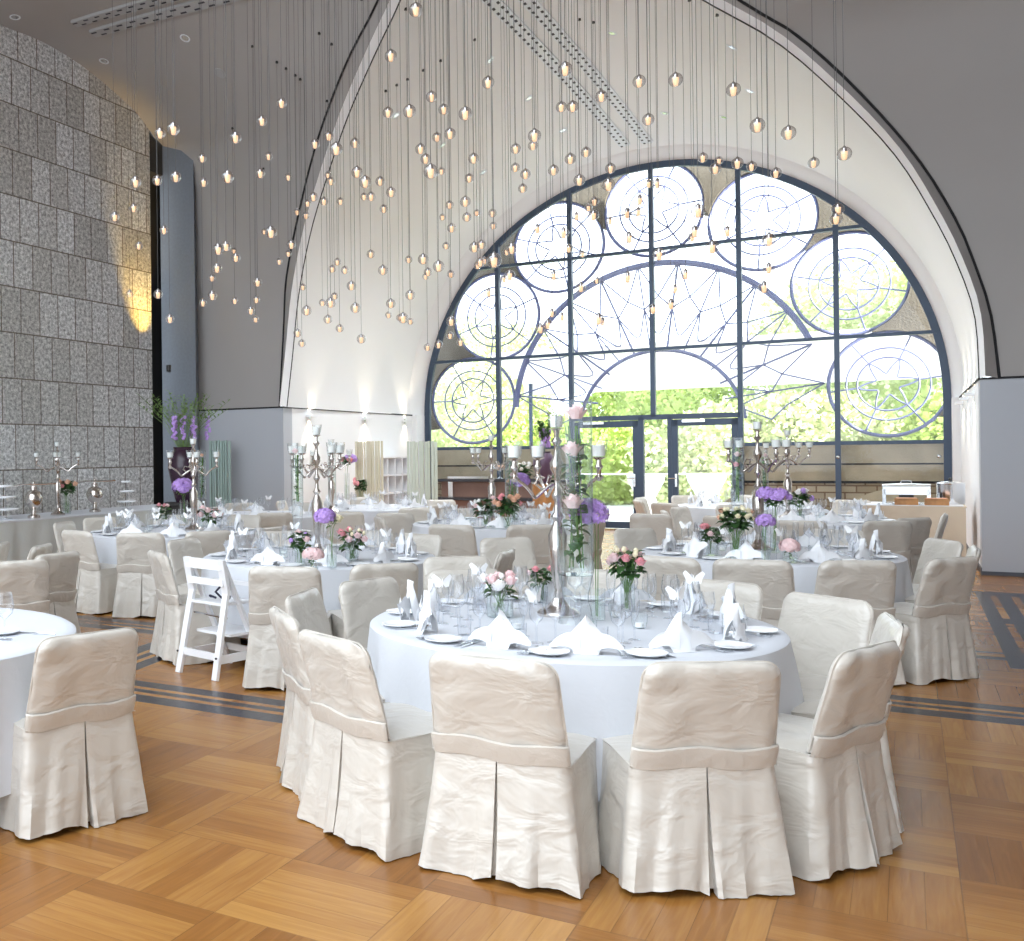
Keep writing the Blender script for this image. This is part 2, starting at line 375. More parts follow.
wobj(struct(MB().grid([W0, Wa, Wb]), 'trim_1', 'vault_white', True))
# pale edge strip of the recess and the narrow wall band round it
wobj(struct(MB().grid([A1o, A1]), 'trim_2', 'jamb_white', True))
wobj(struct(MB().grid([AG, A1o]), 'trim_3', 'wall_shade_grey', True))
def offs(ps, d): return [p+d for p in ps]
mb = MB()
mb.tube([p+Vector((0, -.012, 0)) for p in AG], .017, 6); mb.tube([p+Vector((0, .01, -.0)) for p in A1], .012, 6)
wobj(struct(mb, 'trim_4', 'groove'))
# main ceiling: lofts from the stone wall's arch to the recess band, mirrored on the right
stone_prof = [(4.5, 8.36), (8, 8.36), (10.2, 8.36), (11.39, 8.32), (12.33, 8.36), (13.36, 8.25), (14.26, 8.02), (14.75, 7.86), (15.25, 7.55), (15.6, 7.42), (15.76, 7.15), (15.84, 6.7), (15.86, 5.9), (15.86, 3.9), (15.86, ZG)]
def side_loft(sgn):
    Sx = [Vector((UW if sgn < 0 else 6.0, n, z)) for n, z in stone_prof]
    half = AG[:NS//2+1] if sgn < 0 else AG[NS//2:][::-1]        # from spring to apex
    K = 40
    A = [Vector((UC, n, 8.75)) for n in (4.5, 7, 10)]
    # target params
    top = list(reversed(half))
    rows = []
    S2 = catmull(Sx, 6)
    T = catmull([A[0], A[1], A[2]], 6)[:-1]
    T = T+[A[2].lerp(top[0], t/6) for t in range(6)]+top
    def rs(ps, m):
        d = [0]
        for i in range(1, len(ps)): d.append(d[-1]+(ps[i]-ps[i-1]).length)
        o = []
        for k in range(m+1):
            a = d[-1]*k/m; j = 1
            while j < len(d)-1 and d[j] < a: j += 1
            o.append(ps[j-1].lerp(ps[j], (a-d[j-1])/max(1e-9, d[j]-d[j-1])))
        return o
    # split so that the flat run and the arch part correspond
    c1 = [p for p in S2 if p.y <= 11.39+1e-3]; c2 = [p for p in S2 if p.y >= 11.39-1e-3]
    f1 = T[:T.index(top[0])+1] if top[0] in T else T[:19]; f2 = top
    a = rs(c1, 16)+rs(c2, 40)[1:]; b = rs(f1, 16)+rs(f2, 40)[1:]
    return blend(a, b, 16)
cl = MB().grid(side_loft(-1)); cl.grid(side_loft(1)); ceil = wobj(struct(cl, 'ceiling', 'wall_shade_grey', True))
# front wall piers, below the spring line
mb = MB(); mb.box((UW-.4, N1, 0), (UL, N1+.31, ZG)); struct_pier = wobj(struct(mb, 'wall_front_left', 'pier_shade_grey'))
mb = MB(); mb.box((UR, N1, 0), (6, N1+.31, ZG)); wobj(struct(mb, 'wall_front_right', 'pier_shade_grey'))
mb = MB(); mb.box((UW-.4, N1-.012, ZG-.014), (UL, N1+.02, ZG+.014)); mb.box((UR, N1-.012, ZG-.014), (6, N1+.02, ZG+.014))
mb.box((UL-.02, N1, ZG-.014), (UL+.012, N2-.5, ZG+.014)); mb.box((UR-.012, N1, ZG-.014), (UR+.02, N2-.5, ZG+.014))
mb.tube([Vector((gL[0][0], N1-.012, ZG)), Vector((gL[0][0], N1-.012, ZG+.02))], .02, 6)
wobj(struct(mb, 'trim_5', 'groove'))
mb = MB(); mb.box((UL-.3, N1+.31, 0), (UL, N2+.3, ZG)); wobj(struct(mb, 'wall_recess_left', 'jamb_white'))
mb = MB(); mb.box((UR, N1+.31, 0), (UR+.3, N2+.3, ZG)); wobj(struct(mb, 'wall_recess_right', 'jamb_white'))
mb = MB(); mb.box((UR-.012, N1-.012, 0), (UR+.0, N2-.4, .09)); mb.box((UR-.012, N1-.015, 0), (6, N1, .05)); wobj(struct(mb, 'baseboard_right', 'black_trim'))
mb = MB(); mb.box((UL, N1, 0), (UL+.012, N2-.4, .08)); mb.box((UW, N1-.015, 0), (UL, N1, .05)); wobj(struct(mb, 'baseboard_left', 'black_trim'))
# fill between recess walls and window reveal (spandrels beside the glass)
mb = MB()
for sg in (-1, 1):
    e = UL if sg < 0 else UR; g = UC+sg*(RW+.05)
    mb.box((min(e, g), N2-.5, 0), (max(e, g), N2+.1, ZG))
wobj(struct(mb, 'trim_6', 'vault_white'))
# stone wall, its vertices in (n, 0, z) so the pattern runs along it
sp2 = [Vector((-7, 0, 8.36))]+catmull([Vector((n, 0, z)) for n, z in stone_prof if z > 7], 6)
sp2 = [p for p in sp2 if p.x <= 15.12]
vs = []; 
for p in sp2: vs += [(p.x, 0, 0), (p.x, 0, p.z+.1), (p.x, .3, 0), (p.x, .3, p.z+.1)]
fs = []
for i in range(len(sp2)-1):
    a = 4*i; b = a+4; fs += [(a, b, b+1, a+1), (a+2, a+3, b+3, b+2), (a+1, b+1, b+3, a+3)]
a = 4*(len(sp2)-1); fs += [(a, a+2, a+3, a+1)]
sw = MB().add(vs, fs).build('wall_left', 'stone', None, None, False, 'structure')
sw.matrix_world = Matrix.Translation(P(UW, 0, 0)) @ Matrix(((NU[0], -TU[0], 0, 0), (NU[1], -TU[1], 0, 0), (0, 0, 1, 0), (0, 0, 0, 1)))
wobj(struct(MB().box((.5, -12, 8.5), (6.3, 4.6, 8.7)), 'ceiling_side_lightblock', 'wall_shade_grey'))  # unseen slab added over the open roof to darken the right side
mb = MB(); mb.box((6, -12, 0), (6.3, N1+.3, 15)); wobj(struct(mb, 'wall_right_sunblock', 'wall_shade_grey'))  # unseen side wall, raised well past the ceiling to keep the sun out
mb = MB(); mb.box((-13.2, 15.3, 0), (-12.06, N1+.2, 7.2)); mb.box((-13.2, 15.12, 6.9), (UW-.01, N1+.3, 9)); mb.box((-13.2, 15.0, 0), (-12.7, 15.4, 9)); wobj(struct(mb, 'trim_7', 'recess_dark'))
mb = MB(); fp = [(-11.83, 15.5), (-11.05, 15.5), (-11.27, N1+.05), (-12.06, N1+.05)]; mb.add([(a_, b_, z_) for z_ in (0, 7.6) for a_, b_ in fp], [(3, 2, 1, 0), (4, 5, 6, 7), (0, 1, 5, 4), (1, 2, 6, 5), (2, 3, 7, 6), (3, 0, 4, 7)]); wobj(struct(mb, 'trim_8', 'pilaster'))
# ------------------------------------------------------------------ window
def inside(u, z): return z <= ZG or math.hypot(u-UC, z-ZG) <= RW
win = empty('window_1', (0, 0, 0)); win['kind'] = 'structure'; win.rotation_euler = (0, 0, -PH)
us = [-7.55, -5.97, -4.33, -2.72, -1.08]; ZL = [1.71, 3.67, 5.69]; ZD = 2.29; D0, D1 = -5.97, -2.72
mb = MB(); fr = []
for R0, R1 in ((RW+.06, RW-.07),):
    a = warc(R0, N2-.04); b = warc(R1, N2-.04); c = warc(R1, N2+.05)
    for q in (a, b, c):
        q.insert(0, Vector((q[0].x, q[0].y, 0))); q.append(Vector((q[-1].x, q[-1].y, 0)))
    mb.grid([a, b, c])
mb.build('window_frame', 'frame', win, smooth=False)
# heavier dark shadow frame at the left upper curve is part of the outer stone opening
for u in us:
    top = ZG+math.sqrt(RW**2-(u-UC)**2); bot = 0
    if u == -4.33: bot = ZD
    MB().box((u-.045, N2-.07, bot), (u+.045, N2+.06, top)).build('mullion', 'frame', win, smooth=False)
for z in ZL:
    hw = math.sqrt(RW**2-max(0, z-ZG)**2)
    if z < 2: 
        for a, b in ((UC-RW, D0), (D1, UC+RW)): MB().box((a, N2-.06, z-.035), (b, N2+.05, z+.035)).build('transom', 'frame', win, smooth=False)
    else: MB().box((UC-hw, N2-.06, z-.03), (UC+hw, N2+.05, z+.03)).build('transom', 'frame', win, smooth=False)
MB().box((D0, N2-.07, ZD-.05), (D1, N2+.06, ZD+.05)).build('transom', 'frame', win, smooth=False)
# panes
cols = [UC-RW]+us+[UC+RW]; rowsz = [0.05, 1.71, 3.67, 5.69, 7.6]
for i in range(len(cols)-1):
    for j in range(len(rowsz)-1):
        u0, u1, z0, z1 = cols[i], cols[i+1], rowsz[j], rowsz[j+1]
        if D0-.01 <= u0 and u1 <= D1+.01:
            if j == 0: continue
            if j == 1: z0 = ZD
        base = []; topv = []
        for k in range(9):
            u = u0+(u1-u0)*k/8; zt = z1 if z1 <= ZG else min(z1, ZG+math.sqrt(max(0, RW**2-(u-UC)**2)))
            base.append((u, N2, z0)); topv.append((u, N2, max(z0, zt)))
        if max(t[2] for t in topv) <= z0+.05: continue
        MB().grid([base, topv]).build('pane', 'glass', win, smooth=False)
mb = MB()
for u in (D1+.0, -1.08, .48):
    for z in (1.45, .55):
        mb.ball((u, N2-.09, z), .035, 8, 5)
mb.build('glass_clamp', 'steel', win)
# doors
def door(name, u0, u1, hu):
    d = empty(name); d['kind'] = 'structure'; d.rotation_euler = (0, 0, -PH)
    mb = MB(); t = .11; z1 = ZD-.06
    mb.box((u0, N2-.06, .02), (u0+t, N2+.04, z1)); mb.box((u1-t, N2-.06, .02), (u1, N2+.04, z1)); mb.box((u0, N2-.06, z1-.13), (u1, N2+.04, z1)); mb.box((u0, N2-.06, .02), (u1, N2+.04, .15))
    mb.build('door_frame', 'frame', d, smooth=False)
    MB().add([(u0+t, N2-.01, .15), (u1-t, N2-.01, .15), (u1-t, N2-.01, z1-.13), (u0+t, N2-.01, z1-.13)], [(0, 1, 2, 3)]).build('door_glass', 'glass', d, smooth=False)
    mb = MB(); mb.box((hu-.02, N2-.1, .88), (hu+.02, N2-.06, 1.14)); mb.tube([(hu, N2-.1, 1.05), (hu, N2-.14, 1.05), (hu-.14, N2-.14, 1.05)], .01, 6); mb.build('door_handle', 'steel', d)
    MB().box((u0+.2, N2-.09, z1-.06), (u0+.62, N2-.06, z1-.01)).build('door_closer', 'steel', d, smooth=False)
door('door_1', D0+.05, -4.62, -4.7); door('door_2', -3.98, D1-.05, -3.9)
mb = MB(); mb.box((-4.62, N2-.07, 0), (-4.52, N2+.06, ZD)); mb.box((-4.06, N2-.07, 0), (-3.98, N2+.06, ZD)); wobj(struct(mb, 'trim_9', 'frame'))
wobj(struct(MB().add([(-4.52, N2, .1), (-4.06, N2, .1), (-4.06, N2, ZD), (-4.52, N2, ZD)], [(0, 1, 2, 3)]), 'window_2', 'glass'))
# ------------------------------------------------------------------ facade outside the glass: sandstone with seven round openings
NF = N2+.40
CIR = []
for a in (177, 149, 120.5, 91, 61, 32, 3): CIR.append((UC+4.03*math.cos(math.radians(a)), ZG+.12+4.03*math.sin(math.radians(a))))
RC = .99; RI = 3.02
def facade():
    # grid of small cells; keep those in the stone; then thick slab
    mb = MB(); 
    import bmesh
    # spandrels built as radial fans between outer ring and circle/inner arch boundaries
    rows = []; K = 420; R0 = RW+.12
    pts = []
    for k in range(K+1):
        th = PI*(-.02)+PI*1.04*k/K; c, s_ = math.cos(th), math.sin(th)
        ivs = []
        for cu, cz in CIR:
            du, dz = cu-UC, cz-ZG; b = du*c+dz*s_; q = du*du+dz*dz-RC*RC; D = b*b-q
            if D > 0: ivs.append((b-math.sqrt(D), b+math.sqrt(D)))
        ivs.sort(); pts.append((th, ivs))
    def seg(th0, a0, b0, th1, a1, b1, n0, n1):
        def q(r, th, n): return (UC+r*math.cos(th), n, ZG+r*math.sin(th))
        v = [q(a0, th0, n0), q(b0, th0, n0), q(b1, th1, n0), q(a1, th1, n0), q(a0, th0, n1), q(b0, th0, n1), q(b1, th1, n1), q(a1, th1, n1)]
        mb.add(v, [(0, 1, 2, 3), (4, 7, 6, 5), (1, 5, 6, 2), (0, 3, 7, 4)])
    for k in range(K):
        (t0, i0), (t1, i1) = pts[k], pts[k+1]
        def solid(iv):
            if not iv: return [(4.0, R0)]
            lo = min(a for a, b in iv); hi = max(b for a, b in iv); return [(min(R0, max(hi, 3.95)), R0)]
        s0, s1 = solid(i0), solid(i1)
        if len(s0) == len(s1):
            for (a0, b0), (a1, b1) in zip(s0, s1):
                if b0-a0 > .001 or b1-a1 > .001: seg(t0, a0, b0, t1, a1, b1, NF, NF+.22)
        else:
            s = s0 if len(s0) == 1 else s1; seg(t0, *s[0], t1, *s[0], NF, NF+.22)
    return mb
fo = facade()
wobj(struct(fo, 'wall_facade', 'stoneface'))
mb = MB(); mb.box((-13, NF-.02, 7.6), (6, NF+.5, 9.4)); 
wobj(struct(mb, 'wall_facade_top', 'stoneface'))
# tracery bars of the rosettes and of the great half rose
def ring(mb, c, r, w_, a0=0, a1=2*PI, seg=40):
    pts = [(c[0]+r*math.cos(a0+(a1-a0)*k/seg), NF+.1, c[1]+r*math.sin(a0+(a1-a0)*k/seg)) for k in range(seg+1)]
    mb.tube(pts, w_, 5, False)
for i, (cu, cz) in enumerate(CIR):
    tr = empty('rosette'); tr['kind'] = 'structure'; tr.rotation_euler = (0, 0, -PH)
    mb = MB(); ring(mb, (cu, cz), RC-.02, .035); mb.build('rosette_rim', 'tracery', tr)
    mb = MB(); ring(mb, (cu, cz), RC*.68, .018); ring(mb, (cu, cz), RC*.50, .018)
    rot = i*.37
    for k in range(6):
        a = rot+k*PI/3; p = (cu+RC*.50*math.cos(a), NF+.1, cz+RC*.50*math.sin(a)); q = (cu+RC*math.cos(a), NF+.1, cz+RC*math.sin(a)); mb.tube([p, q], .017, 5)
        b = a+PI/6
        arc = []
        for m_ in range(11):   # curved star arms
            t = m_/10; aa = a+t*PI/3; rr = RC*(.50-.30*math.sin(PI*t)); arc.append((cu+rr*math.cos(aa), NF+.1, cz+rr*math.sin(aa)))
        mb.tube(arc, .016, 5)
    mb.build('rosette_bars', 'tracery', tr)
rose = empty('great_rose'); rose['kind'] = 'structure'; rose.rotation_euler = (0, 0, -PH)
mb = MB(); ring(mb, (UC, ZG), RI, .065, .42, PI*.985, 60); mb.build('rose_arch', 'tracery', rose)
mb = MB()
def C2(r, a): return (UC+r*math.cos(a), NF+.1, ZG+.0+r*math.sin(a))
for k in range(12):
    a = PI*(k+.5)/12
    mb.tube([C2(1.25, a), C2(RI, a)], .022 if k % 2 else .016, 5)
    for s in (-1, 1):
        mb.tube([C2(RI, a), C2(2.35, a+s*PI/24), C2(2.1, a+s*PI/12)], .016, 5)
        arc = [C2(2.1-.55*math.sin(PI*t/8), a+(s*PI/12)*(1-t/8)) for t in range(9)]; mb.tube(arc, .015, 5)
mb.build('rose_ribs', 'tracery', rose)
mb = MB(); ring(mb, (UC, ZG-.4), 1.62, .04, .1, PI-.1, 30); mb.build('rose_inner_arch', 'tracery', rose)
# low masonry wall behind the sill
for a, b, nm in ((-9.6, D0, 'wall_parapet_left'), (D1, .9, 'wall_parapet_right')):
    wl = empty(nm); wl['kind'] = 'structure'; wl.rotation_euler = (0, 0, -PH)
    MB().box((a, N2+.25, .98), (b, N2+.7, 1.72)).build('coping_band', 'parapet', wl, smooth=False)
    mb = MB(); mb.box((a, N2+.243, 1.30), (b, N2+.26, 1.33)); mb.box((a, N2+.24, .955), (b, N2+.26, 1.0)); mb.build('joint', 'groove', wl, smooth=False)
    MB().box((a, N2+.27, -.1), (b, N2+.7, .98)).build('rubble_courses', 'rubble', wl, smooth=False)
    if a > -5:
        for cu in (-2.3, -.15):
            mb = MB(); R0, R1 = .95, 1.2; ar = [PI*k/24 for k in range(25)]
            mb.grid([[(cu+r*math.cos(t), N2+.24, -.34+r*math.sin(t)) for t in ar] for r in (R1, R0, 0.01)])
            mb.grid([[(cu+R1*math.cos(t), y, -.34+R1*math.sin(t)) for t in ar] for y in (N2+.24, N2+.3)])
            mb.build('blind_arch', 'parapet', wl)
# ------------------------------------------------------------------ outside the window
wobj(struct(MB().box((-40, N2+.12, -.35), (40, 34, -.06)), 'ground_terrace', 'terrace'))
wobj(struct(MB().box((-60, 34, -.6), (60, 80, -.1)), 'ground_lawn', 'grass'))
mb = MB()
for i in range(14):
    u = -12+i*1.6; mb.box((u+.03, 29, .0), (u+1.57, 29.02, .95))
bl = empty('glass_balustrade'); bl.rotation_euler = (0, 0, -PH)
mb.build('glass_panels', 'clear', bl, smooth=False)
MB().tube([(-12, 29.01, .98), (10.4, 29.01, .98)], .025, 6).build('handrail', 'steel', bl)
tag(bl, 'low glass balustrade along the far edge of the terrace outside the doors', 'railing')
def foliage(mb, c, R, n, size, seed, sc=(1, 1, 1)):
    r = random.Random(seed)
    for i in range(n):
        a = r.uniform(0, 2*PI); zc = r.uniform(-1, 1); q = math.sqrt(1-zc*zc); rr = R*(.75+.3*r.random())
        p = Vector((c[0]+rr*q*math.cos(a)*sc[0], c[1]+rr*q*math.sin(a)*sc[1], c[2]+rr*zc*sc[2]))
        d = Vector((r.uniform(-1, 1), r.uniform(-1, 1), r.uniform(-1, 1))).normalized(); e = d.orthogonal().normalized(); s = size*r.uniform(.6, 1.3)
        f = d.cross(e)*.45*s
        mb.add([p, p+d*s*.5+f+e*.1*s, p+d*s, p+d*s*.5-f+e*.1*s], [(0, 1, 2, 3)])
def tree(name, u, n, z, R, trunk, seed, m, label, sc=(1, 1, 1), leaf=.17, cnt=7000, cat='tree'):
    t = empty(name, P(u, n, -.1))
    mb = MB(); r = random.Random(seed); mb.ball((0, 0, z), R*.72, 14, 9, sc)
    foliage(mb, (0, 0, z), R, cnt, leaf, seed, sc)
    for k in range(5):
        a = r.uniform(0, 2*PI); c = (R*.7*math.cos(a)*sc[0], R*.7*math.sin(a)*sc[1], z+R*r.uniform(-.4, .6)*sc[2]); foliage(mb, c, R*.5, cnt//4, leaf, seed+k+1)
    mb.build('crown', m, t)
    if trunk: MB().tube([(0, 0, 0), (.1, 0, z*.5), (0, .1, z)], [.22, .16, .1], 8).build('trunk', 'bark', t)
    return tag(t, label, cat)
tree('tree', 5.9, 36, 6.0, 4.2, True, 1, 'hedge', 'leafy yellow green tree seen through the right rosette of the arched window')
tree('tree', -1.5, 42, 4.6, 3.6, True, 2, 'hedge2', 'pale green tree beyond the terrace behind the right-hand glass door')
tree('tree', -8, 43, 2.6, 2.8, True, 3, 'hedge', 'rounded sunlit tree beyond the terrace behind the left-hand glass door')
tree('tree', -14.5, 38, 3.6, 3.2, True, 4, 'hedge2', 'small sunlit tree seen through the lowest left rosette of the window')
tree('hedge_shrub', -3, 33, 1.2, 2.0, False, 5, 'hedge2', 'broad pale shrub standing just beyond the glass balustrade', (2.2, .7, 1), cat='shrub')
tree('hedge_shrub', 3.2, 32.5, 1.3, 1.9, False, 6, 'hedge', 'bright green shrub beyond the terrace to the right of the doors', (2, .7, 1), cat='shrub')
tree('hedge_shrub', -9, 33, 1.0, 1.8, False, 7, 'hedge', 'low green shrub beyond the terrace to the left of the doors', (2, .7, 1), cat='shrub')
aw = empty('terrace_awning'); aw.rotation_euler = (0, 0, -PH)
mb = MB(); mb.add([(-9, 25.6, 4.1), (3.2, 25.6, 4.1), (3.2, 28.4, 3.5), (-9, 28.4, 3.5), (-9, 25.6, 4.16), (3.2, 25.6, 4.16), (3.2, 28.4, 3.56), (-9, 28.4, 3.56)], [(0, 3, 2, 1), (4, 5, 6, 7), (0, 1, 5, 4), (1, 2, 6, 5), (2, 3, 7, 6), (3, 0, 4, 7)])
mb.build('canopy', 'awning', aw, smooth=False)
MB().box((-9, 28.38, 3.2), (3.2, 28.42, 3.56)).build('valance', 'awning', aw, smooth=False)
for u in (-8.8, 3.0): MB().box((u-.04, 28.3, -.06), (u+.04, 28.38, 3.5)).build('post', 'frame', aw, smooth=False)
tag(aw, 'long white awning on posts over the terrace outside the window', 'awning')
def cocktail():
    t = empty('cocktail_table'); rows = []
    for z, r in ((1.1, .40), (1.08, .41), (.95, .38), (.6, .20), (.3, .28), (.0, .36)):
        rows.append([(r*(1+.04*math.sin(8*a*PI/16))*math.cos(a*PI/16), r*(1+.04*math.sin(8*a*PI/16))*math.sin(a*PI/16), z) for a in range(32)])
    MB().grid(rows, True).build('stretch_cover', 'linen', t); MB().lathe([(0, 1.105), (.4, 1.105), (.4, 1.09)], 32).build('table_top', 'linen', t)
    return t
ck = Proto(cocktail)
c1 = ck.get(P(-5.1, 25.0, -.06)); tag(c1, 'tall white covered cocktail table outside behind the left-hand glass door', 'table')
c1 = ck.get(P(-3.9, 25.6, -.06)); tag(c1, 'tall white covered cocktail table outside, nearer the gap between the doors', 'table')
# ------------------------------------------------------------------ vents, downlights
def bvh(o):
    return BVHTree.FromPolygons([o.matrix_world @ v.co for v in o.data.vertices], [tuple(p.vertices) for p in o.data.polygons])
bpy.context.view_layer.update()
BV = bvh(vault); BC = bvh(ceil)
def hit(x, y, b):
    d = ray(x, y).normalized(); r = b.ray_cast(O, d); return r[0], r[1]
def slot_vent(pa, pb, width, b, mname, label, nslots=26):
    A, na = hit(*pa, b); B_, nb = hit(*pb, b)
    if A is None or B_ is None: return
    na = na if na.dot(O-A) > 0 else -na; nb = nb if nb.dot(O-B_) > 0 else -nb
    t = empty('linear_vent', A); mb = MB(); ms = MB(); L = 14
    ctr = []; d0 = (B_-A).normalized()
    for k in range(L+1):
        p = A.lerp(B_, k/L); nn = na.lerp(nb, k/L).normalized()
        h = b.ray_cast(p+nn*1.0, -nn); p = h[0] if h[0] is not None else p
        ctr.append((p, nn, d0.cross(nn).normalized()))
    row = [[c[0]+c[1]*.05-c[2]*width/2-A, c[0]+c[1]*.05+c[2]*width/2-A] for c in ctr]
    row2 = [[c[0]-c[1]*.1-c[2]*width/2-A, c[0]+c[1]*.05-c[2]*width/2-A, c[0]+c[1]*.05+c[2]*width/2-A, c[0]-c[1]*.1+c[2]*width/2-A] for c in ctr]
    mb.grid(row2); mb.build('vent_plate', mname, t, smooth=False)
    for k in range(nslots*2):
        f = (k+.5)/(nslots*2)*L; i = min(L-1, int(f)); a, c = ctr[i], ctr[i+1]; p = a[0].lerp(c[0], f-i); nn = a[1]; sd_ = a[2]
        for off in (-.27, .27):
            if (k+(off > 0)) % 2: continue
            q = p+nn*.056+sd_*width*off-A; l = (B_-A).length/(nslots*2)*.42; w_ = width*.10
            ms.add([q-d0*l-sd_*w_, q+d0*l-sd_*w_, q+d0*l+sd_*w_, q-d0*l+sd_*w_], [(0, 1, 2, 3)])
    ms.build('slots', 'slot', t, smooth=False)
    tag(t, label, 'air vent')
slot_vent((478, -14), (625, 144), .20, BV, 'vent', 'white slotted air vent on the recess vault, left one of the crossing pair', 40)
slot_vent((516, -14), (648, 141), .20, BV, 'vent', 'white slotted air vent on the recess vault, right one of the pair', 40)
slot_vent((74, 22), (215, -15), .17, BC, 'vent_grey', 'grey slotted air vent on the main ceiling, upper one of the pair', 12)
slot_vent((93, 32), (260, -12), .17, BC, 'vent_grey', 'grey slotted air vent on the main ceiling, lower one of the pair', 12)
def dl():
    t = empty('downlight'); MB().lathe([(.0, -.03), (.05, -.03), (.06, 0), (.085, .004), (.085, -.004), (.0, -.02)], 16).build('trim_ring', 'vent', t)
    MB().lathe([(0, .004), (.05, .004)], 12).build('lens', 'steel', t); return t
DL = Proto(dl)
spots = [((15, 17), BC), ((104, 61), BC), ((185, 38), BC), ((612, 33), BV), ((490, 60), BV), ((396, 115), BV), ((529, 98), BV), ((442, 145), BV), ((483, 172), BV), ((563, 130), BV), ((665, 113), BV), ((732, 47), BV), ((750, 91), BV), ((724, 117), BV)]
for i, ((x, y), b) in enumerate(spots):
    p, nn = hit(x, y, b)
    if p is None: continue
    nn = nn if nn.dot(O-p) > 0 else -nn
    o = DL.get(p+nn*.004); o.rotation_euler = nn.to_track_quat('Z', 'Y').to_euler()
    if b is BV: ld = bpy.data.lights.new('downlight_beam', 'SPOT'); ld.energy = 120 if b is BV else 0; ld.color = (.92, .96, 1); ld.spot_size = math.radians(110); ld.spot_blend = .7; ld.shadow_soft_size = .06
    if b is BV: lo = bpy.data.objects.new('downlight_beam', ld); COL.objects.link(lo); lo.location = p+nn*.05; lo.rotation_euler = (0, 0, 0)
    tag(o, 'small round downlight set into the '+('grey main ceiling' if b is BC else 'white vault of the window recess'), 'downlight', 'downlights in the '+('main ceiling' if b is BC else 'recess vault'))
p, nn = hit(220, 73, BC)
if p is not None:
    nn = nn if nn.dot(O-p) > 0 else -nn
    o = MB().lathe([(0, .012), (.10, .012), (.105, -.01)], 24).build('round_ceiling_speaker', 'vent_grey'); o.location = p; o.rotation_euler = nn.to_track_quat('Z', 'Y').to_euler()
    tag(o, 'flat grey disc speaker on the main ceiling above the stone wall corner', 'speaker')
# ------------------------------------------------------------------ wall lamps of the recess
def sconce():
    t = empty('wall_lamp'); MB().box((-.13, 0, -.02), (.13, .11, .02)).build('lamp_bar', 'white_wood', t, smooth=False)
    MB().box((-.03, -.01, -.05), (.03, .015, .05)).build('back_plate', 'steel', t, smooth=False)
    return t
SC = Proto(sconce)
def put_sconce(u, n, z, rz, label, e=15):
    o = SC.get(P(u, n, z), rz); tag(o, label, 'wall lamp')
    for s in (-1, 1):
        ld = bpy.data.lights.new('lamp_beam', 'SPOT'); ld.energy = e; ld.color = (1, .84, .62); ld.spot_size = math.radians(84); ld.spot_blend = .5; ld.shadow_soft_size = .03
        lo = bpy.data.objects.new('lamp_beam', ld); COL.objects.link(lo)
        side = 1 if u < UC else -1
        lo.location = P(u+side*.07, n, z+s*.04); v = Vector((0, 0, s))+P(side*-.10, 0, 0)
        lo.rotation_euler = v.to_track_quat('-Z', 'Y').to_euler()
zl = 2.33
for i, px in enumerate((309.5, 364.8, 404.7)):
    a = (px-CX)/F; # on plane u = UL
    d = UL/(TU[0]*a+TU[1]); n = NU[0]*a*d+NU[1]*d
    put_sconce(UL, n, zl, -PH-PI/2, 'small white up and down wall lamp on the left recess wall, '+('nearest to the pier', 'middle one', 'nearest to the window')[i])
for i, n in enumerate((17.2, 18.8, 20.4)):
    put_sconce(UR, n, zl, -PH+PI/2, 'small white up and down wall lamp on the right recess wall, '+('nearest to the pier', 'middle one', 'nearest to the window')[i])
# golden strip lamp grazing the end of the stone wall
ld = bpy.data.lights.new('golden_beam', 'SPOT'); ld.energy = 170; ld.color = (1, .62, .12); ld.spot_size = math.radians(50); ld.spot_blend = .9; ld.shadow_soft_size = .05
lo = bpy.data.objects.new('golden_beam', ld); COL.objects.link(lo); lo.location = P(UW+.55, 14.85, 3.3); lo.rotation_euler = (P(-.36, -.04, 0)+Vector((0, 0, 1))).to_track_quat('-Z', 'Y').to_euler()
o = MB().lathe([(0, 0), (.04, 0), (.045, .12), (.03, .12), (.03, .03)], 12).build('uplight', 'black', None, P(UW+.55, 14.87, 3.14)); tag(o, 'small black uplighter between stone wall and slate pilaster throwing golden light', 'uplight')
MB().box((-.02, -.02, -.0), (.02, .2, .02)).build('bracket', 'black', o)
# ------------------------------------------------------------------ glass pendants, read off the photograph: x, y, diameter (pixels)
PD1 = "994,142,32 987,286,28 716,262,28 666,307,28 407,339,30 441,328,34 599,350,31 836,346,26 801,366,26 855,379,34 903,364,26 514,402,24 683,397,22 662,441,26 579,450,34 518,464,24 447,450,29 400,459,27 345,463,30 733,450,20 834,445,18 841,461,22 908,438,30 929,463,32 967,461,25 995,489,27 944,500,24 926,500,20 797,501,24 824,512,22 866,512,20 782,517,20 755,539,18 778,548,20 976,531,22 340,529,24 292,551,26 417,585,24 672,589,16 689,591,32 741,622,24 733,645,18 710,665,18 353,625,22 555,634,30 575,626,27 595,638,16 600,655,24 552,682,26 539,707,20 540,752,25 516,770,21 597,765,19 655,718,24 652,762,20 638,790,22 650,812,18 330,748,22 402,748,25 432,811,24 858,666,20 845,684,20 877,687,21 943,646,22 974,687,26 894,727,25 770,730,18 851,753,19 820,770,19 841,770,27 780,790,26 834,812,23 904,783,27 864,835,21 919,862,24 994,772,25 988,801,18 757,847,22 768,873,20 1016,808,18"
